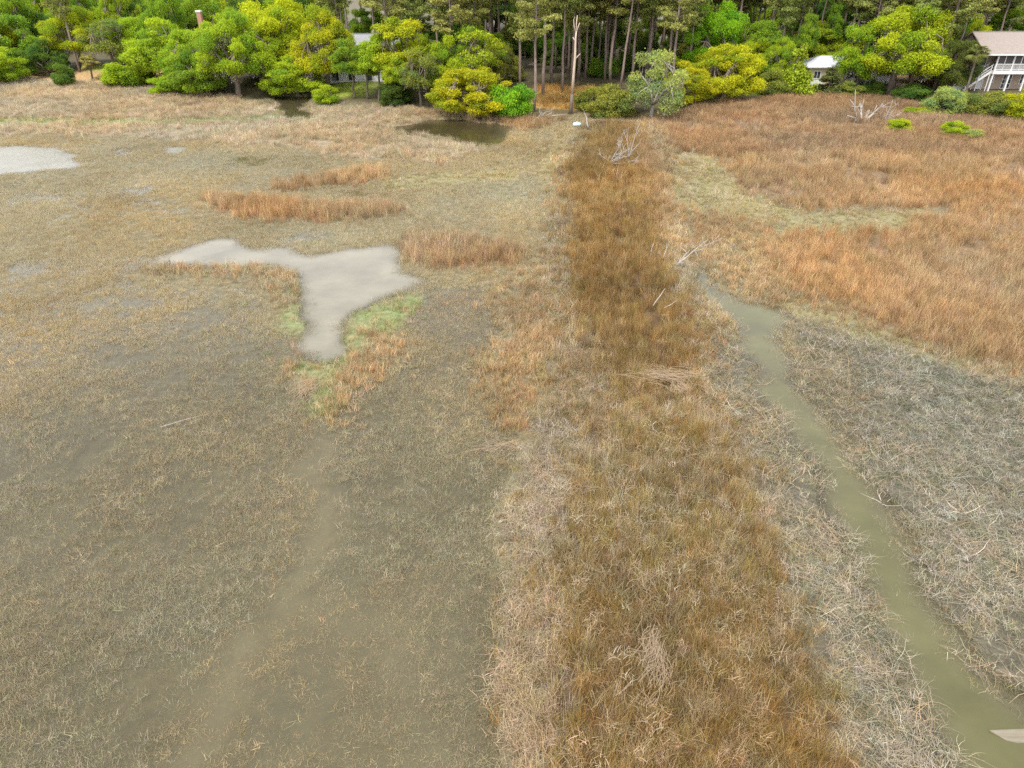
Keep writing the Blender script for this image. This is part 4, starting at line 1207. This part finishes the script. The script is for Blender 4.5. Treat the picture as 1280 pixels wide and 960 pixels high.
MB().box(-1.2, 1.2, -.8, .8, .45, 1.75).build('body', M['white'], e)
MB().box(-.5, .5, .803, .85, .55, 1.6).build('door', M['siding'], e)
MB().bar((1.2, 0, .5), (2.1, 0, .5), .08, .08).build('drawbar', M['steel'], e)
for s in (-1, 1): MB().tube([(0, s * .78, .3), (0, s * .95, .3)], [.3, .3], 12).build('wheel', M['rubber'], e)
x, y, z = place(1062, 106)
e = tag(empty("canvas_shelter", (x, y, z)), "pointed white canvas shelter beside the white roofed cottage", "shelter")
MB().add([(-.7, -.7, .9), (.7, -.7, .9), (.7, .7, .9), (-.7, .7, .9), (0, 0, 2.3)], [(0, 1, 4), (1, 2, 4), (2, 3, 4), (3, 0, 4), (0, 3, 2, 1)]).build('canopy', M['white'], e)
for a, b_ in ((-1, -1), (1, -1), (1, 1), (-1, 1)): MB().box(a * .66 - .04, a * .66 + .04, b_ * .66 - .04, b_ * .66 + .04, -.1, .9).build('leg', M['white'], e)

# grey rail fence
xa, ya, za = place(1104, 110); xb, yb, zb = place(1152, 111)
e = tag(empty("rail_fence", (xa, ya, za)), "weathered grey rail fence along the sandy bank behind the oak", "fence")
n = 8
for k in range(n + 1):
    t = k / n
    MB().box((xb - xa) * t - .06, (xb - xa) * t + .06, (yb - ya) * t - .06, (yb - ya) * t + .06, -.2, 1.1).build('post', M['fence'], e)
for zz in (0.35, 0.7, 1.02):
    MB().bar((-.1, -.09, zz), (xb - xa + .1, yb - ya - .09, zz), .05, .11).build('rail', M['fence'], e)

# ------------------------------------------------------------------ palms
def palm(u, v, ucr, vcr, rad, label, tint):
    x, y, z = place(u, v)
    e = tag(empty("palm_tree", (x, y, z - .05)), label, "palm")
    h = height_at(vcr, y) - z
    k = px_per_m(y, z + h)
    X1_ = (ucr - 640) / k; dx = X1_ - x
    pts = [(dx * t ** 1.3, 0, h * t) for t in (0, .2, .4, .6, .8, 1)]
    tk = MB().tube(pts, [.2, .16, .15, .15, .16, .18], 8).build('trunk', M['bark'], e, True)
    rr = random.Random(u)
    for i in range(22):
        a = rr.uniform(0, 6.28); up = rr.uniform(-0.5, 1.1)
        L_ = rad * rr.uniform(.8, 1.1)
        V, F = [], []
        o = Vector((dx, 0, h))
        d = Vector((math.cos(a) * math.cos(up), math.sin(a) * math.cos(up), math.sin(up)))
        side = d.cross(Vector((0, 0, 1))).normalized()
        stem = o + d * L_ * .45
        V += [o + side * .02, o - side * .02, stem - side * .02, stem + side * .02]; F.append((0, 1, 2, 3))
        nb = 11
        for q in range(nb):                                    # fan leaf segments
            th = (q / (nb - 1) - .5) * 2.6
            dd = (d * math.cos(th) + side * math.sin(th)).normalized()
            tip = stem + dd * L_ * .6 * (1 - .25 * abs(th) / 1.3); tip.z -= L_ * .22
            midp = stem + dd * L_ * .32
            pr = dd.cross(Vector((0, 0, 1))).normalized() * .055 * rad
            b0 = len(V); V += [stem, midp + pr, tip, midp - pr]; F.append((b0, b0 + 1, b0 + 2, b0 + 3))
        me = mesh_np('frond', np.array([tuple(p) for p in V]), np.array(F), M['leaf'])
        aa = me.attributes.new("clump", 'FLOAT_COLOR', 'POINT'); aa.data.foreach_set("color", np.ones(len(V) * 4, np.float32) * rr.uniform(.7, 1.2))
        c = link(bpy.data.objects.new('frond', me), e); c.color = (*tint, 1)
    return e
palm(116, 100, 112, 76, 2.0, "small yellowish palm on the sandy bank", (.3, .27, .07))
palm(1206, 120, 1222, 66, 1.9, "slim leaning palm in front of the porch house stairs", (.17, .18, .05))

# ------------------------------------------------------------------ dead wood
def branchy(e, p0, d0, L_, r0, depth, r, mat, part=None, wild=0.35, nkids=3):
    """a bleached limb with side branches; each first-level limb is its own part"""
    mb = MB()
    def grow(p, d, L, rad, dep):
        n = 5; pts = [p]; rads = [rad]
        for i in range(n):
            d = (d + Vector((r.gauss(0, 1), r.gauss(0, 1), r.gauss(0, .7))) * wild * .35).normalized()
            p = p + d * L / n; pts.append(p); rads.append(rad * (1 - .75 * (i + 1) / n) + .004)
        mb.tube(pts, rads, 5)
        if dep > 0:
            for _ in range(nkids):
                i = r.randint(1, n - 1)
                dd = (d + Vector((r.gauss(0, 1), r.gauss(0, 1), r.gauss(0.2, .7))) * .75).normalized()
                grow(pts[i], dd, L * r.uniform(.35, .6), rads[i] * .7, dep - 1)
    grow(Vector(p0), Vector(d0).normalized(), L_, r0, depth)
    return mb.build(part or 'branch', mat, e, True)

# the tall bare snag
x, y, z = place(713, 143)
H_ = height_at(18, y) - z
e = tag(empty("dead_snag", (x, y, z - .1)), "tall bare bleached dead trunk at the far end of the levee", "dead tree")
pts = [(0, 0, 0), (.05, 0, H_ * .1), (.12, .03, H_ * .22), (.2, 0, H_ * .4), (.3, -.05, H_ * .6), (.27, 0, H_ * .78), (.32, 0, H_ * .85)]
MB().tube(pts[:3], [.3, .24, .2], 8).build('bark_base', M['bark'], e, True)
MB().tube(pts[2:], [.195, .18, .15, .12, .10], 8).build('trunk', M['snag'], e, True)
for p in ([(.32, 0, H_ * .84), (.3, 0, H_ * .92), (.36, 0, H_)], [(.3, 0, H_ * .83), (.0, 0, H_ * .9), (-.08, 0, H_ * .96), (.05, 0, H_ * .985)], [(.3, 0, H_ * .83), (.55, .05, H_ * .89), (.72, .05, H_ * .93)],
          [(.28, 0, H_ * .75), (-.1, 0, H_ * .79)], [(.28, 0, H_ * .57), (.7, 0, H_ * .61), (1.0, .1, H_ * .63)]):
    MB().tube(p, [.085 - .02 * k for k in range(len(p))], 6).build('branch', M['snag'], e, True)

def dead(name, u, v, hpx, label, seed, limbs, mat='dead', rad=.09, wild=.5, depth=2, nk=3, cat='dead tree', zoff=0.0):
    x, y, z = place(u, v)
    z = max(z, 0.0)
    k = px_per_m(y, z); h = hpx / k
    e = tag(empty(name, (x, y, z - .05 + zoff)), label, cat)
    r = random.Random(seed)
    for i, (dx, dy, dz, f) in enumerate(limbs):
        branchy(e, (r.uniform(-.1, .1), r.uniform(-.1, .1), 0), (dx, dy, dz), h * f, rad * (1 if i == 0 else .75), depth, r, M[mat], 'trunk' if i == 0 else 'branch', wild, nk)
    return e
dead("dead_tree", 1077, 152, 29, "white bleached many limbed dead tree standing in the far reeds", 3, [(.1, 0, 1, .8), (.9, .1, .8, 1.1), (-.9, 0, .45, .8), (.5, -.3, .5, .9), (-.5, .4, .7, .7), (.8, .3, .25, .8)], rad=.17)
dead("dead_tree", 1068, 144, 30, "thin straight dead stem beside the bleached many limbed tree", 5, [(-.22, 0, 1, 1)], rad=.12, wild=.1, depth=1, nk=2)
dead("dead_bush", 1106, 152, 30, "grey twiggy dead bush right of the bleached tree", 8, [(.1, 0, 1, .9), (.4, .2, .8, .7), (-.3, 0, .9, .6), (.3, -.3, .6, .6)], rad=.05, cat='dead bush')
dead("dead_brush", 762, 206, 32, "pale curved dead brush lying across the levee top", 12, [(.6, 0, .8, 1.1), (.9, .2, .5, .9), (.9, -.1, .3, 1.0), (-.5, .1, .6, .6), (.8, .5, .2, .9), (.3, -.5, .4, .8), (1, 0, .12, 1.2)], rad=.065, wild=.6, zoff=.25)
dead("dead_sapling", 785, 202, 42, "forked thin grey dead sapling beside the pale brush", 17, [(.25, .2, 1, 1.05), (-.05, .1, 1, .85), (.1, 0, 1, .5)], rad=.055, wild=.15, depth=1, nk=2, zoff=.2)
dead("dead_branch", 845, 336, 44, "pale forked dead branch slanting at the creek head", 21, [(.75, .1, .75, 1.0), (.6, .2, .9, .6)], rad=.05, wild=.3, cat='branch', zoff=.2)
dead("dead_twig", 811, 330, 22, "small pale upright twig nearest the forked creek branch", 23, [(.0, 0, 1, 1)], rad=.035, wild=.4, depth=1, nk=2, cat='branch', zoff=.35)
dead("dead_twig", 827, 330, 18, "small pale double twig between levee and forked branch", 24, [(.1, 0, 1, 1), (-.3, 0, 1, .7)], rad=.035, wild=.4, depth=1, nk=2, cat='branch', zoff=.35)
dead("dead_stick", 814, 390, 26, "pale stick poking out of the needlerush by the furrow", 26, [(.6, .2, .9, 1)], rad=.035, wild=.15, depth=0, cat='branch', zoff=.5)
dead("dead_stick", 828, 396, 18, "short pale stick beside the one by the furrow", 27, [(.9, .2, .4, 1)], rad=.028, wild=.2, depth=0, cat='branch', zoff=.6)
dead("dead_stump", 737, 161, 20, "white broken stub on the levee end", 31, [(-.25, 0, 1, 1)], rad=.13, wild=.35, depth=1, nk=1, cat='stump')
dead("dead_stump", 754, 164, 15, "dark rotten post stub on the levee end", 33, [(-.05, 0, 1, 1)], mat='bark', rad=.13, wild=.1, depth=0, cat='stump')
dead("dead_sapling", 678, 148, 26, "white twisted dead sapling in front of the orange grass", 35, [(.0, 0, 1, .9), (.35, 0, .9, .6), (-.4, 0, .8, .6)], rad=.09, wild=.6, cat='dead tree')
dead("driftwood", 666, 151, 18, "pale curved driftwood limb at the foot of the vivid bush", 37, [(.9, .1, .45, 1)], rad=.1, wild=.5, depth=0, cat='driftwood')
dead("driftwood", 690, 146, 20, "straight pale driftwood log leading to the snag foot", 39, [(1, .05, .12, 1)], rad=.12, wild=.12, depth=0, cat='driftwood', zoff=.15)
dead("dead_stick", 272, 686, 40, "pale bare stick floating in the open shallows", 41, [(1, .75, .02, .95)], rad=.016, wild=.08, depth=0, cat='stick', zoff=.04)
dead("dead_stick", 205, 538, 52, "pale forked stick lying among the marsh shoots", 43, [(1, .7, .02, 1)], rad=.014, wild=.12, depth=0, cat='stick', zoff=.12)

# turquoise float washed up at the levee end
x, y, z = place(721, 158)
e = tag(empty("plastic_float", (x, y, z + .12)), "faded turquoise plastic float washed up at the levee end", "float")
MB().tube([(-.5, 0, .1), (-.4, 0, .12), (.4, 0, .12), (.5, 0, .1)], [.1, .24, .24, .1], 10).build('body', M['turq'], e, True)
MB().tube([(-.2, 0, .34), (-.1, 0, .44), (.1, 0, .44), (.2, 0, .34)], [.03] * 4, 6).build('handle', M['turq'], e, True)

# pale board, one corner out of the creek
M['board'] = surface("sodden_pale_board", (0.13, 0.11, 0.075), (0.2, 0.172, 0.125), 3, 0.7, 0.15, stretch=(.4, 3, 1))
(x0, y0), (x1, y1), (x2, y2), (x3, y3) = ground(1236, 914), ground(1300, 911), ground(1320, 938), ground(1258, 926)
P = [(x0, y0, .06), (x3, y3, .012), (x2, y2, -.04), (x1, y1, .03)]
o = MB().add([(p[0] - x0, p[1] - y0, p[2]) for p in P] + [(p[0] - x0, p[1] - y0, p[2] - .05) for p in P],
         [(0, 1, 2, 3), (7, 6, 5, 4), (0, 4, 5, 1), (1, 5, 6, 2), (2, 6, 7, 3), (3, 7, 4, 0)]).build("half_sunk_board", M['board'])
o.location = (x0, y0, 0)
tag(o, "pale sodden board with its tip out of the murky creek", "board")

# heaps of pale fallen straw
M['straw'] = surface("pale_fallen_straw", (0.2, 0.145, 0.085), (0.34, 0.25, 0.165), 30, 0.8, 0.1)
def heap(u, v, wpx, hpx, n, ang, spread, label, seed, z0=0.55):
    x, y, z = place(u, v)
    r = np.random.default_rng(seed); k = px_per_m(y, z)
    A_, B_ = wpx / k / 2, hpx / k / 2
    V, F = [], []
    for i in range(n):
        px0 = np.array([r.normal() * A_ * .6, r.normal() * B_ * .65, z0 + abs(r.normal()) * .1])
        a = ang + r.normal() * spread; L_ = r.uniform(.5, 1.3) * max(A_, B_) * .9
        d = np.array([math.cos(a), math.sin(a), r.normal() * .12]); sd = np.array([-d[1], d[0], 0.3]) * r.uniform(.003, .007)
        b0 = len(V); sdn = np.array([-d[1], d[0], 0.]); bow = r.normal() * .16 * L_
        for s in range(4):
            t = s / 3 - .5
            c = px0 + d * L_ * t + np.array([0, 0, -0.25 * t * t * L_]) + sdn * bow * (4 * t * t) + r.normal(size=3) * .03
            V += [c - sd, c + sd]
        F += [(b0 + 2 * s, b0 + 2 * s + 1, b0 + 2 * s + 3, b0 + 2 * s + 2) for s in range(3)]
    o = link(bpy.data.objects.new("straw_heap", mesh_np("straw_heap", np.array(V), np.array(F), M['straw'])))
    o.location = (x, y, max(z, 0)); tag(o, label, kind='stuff')
heap(817, 838, 26, 70, 120, 1.45, .38, "pale pinkish straw sheaf standing out of the near needlerush", 1)
heap(806, 872, 60, 60, 26, 1.0, .5, "loose straw strands trailing below the pinkish sheaf", 6)
heap(803, 735, 36, 50, 60, 1.9, .5, "thin faded straw patch above the pinkish sheaf", 2)
heap(828, 482, 64, 26, 170, -.35, .25, "flattened bright straw bed beside the levee furrow", 3)
heap(848, 496, 34, 18, 60, -1.2, .4, "small straw tuft spilling from the flattened bed", 7)
heap(384, 488, 26, 46, 110, 1.2, .5, "pinkish straw heap at the tip of the pond inlet", 4, z0=.2)
heap(625, 562, 60, 16, 60, .2, .5, "flat pale straw raft in the shallows beside the levee", 5, z0=.06)
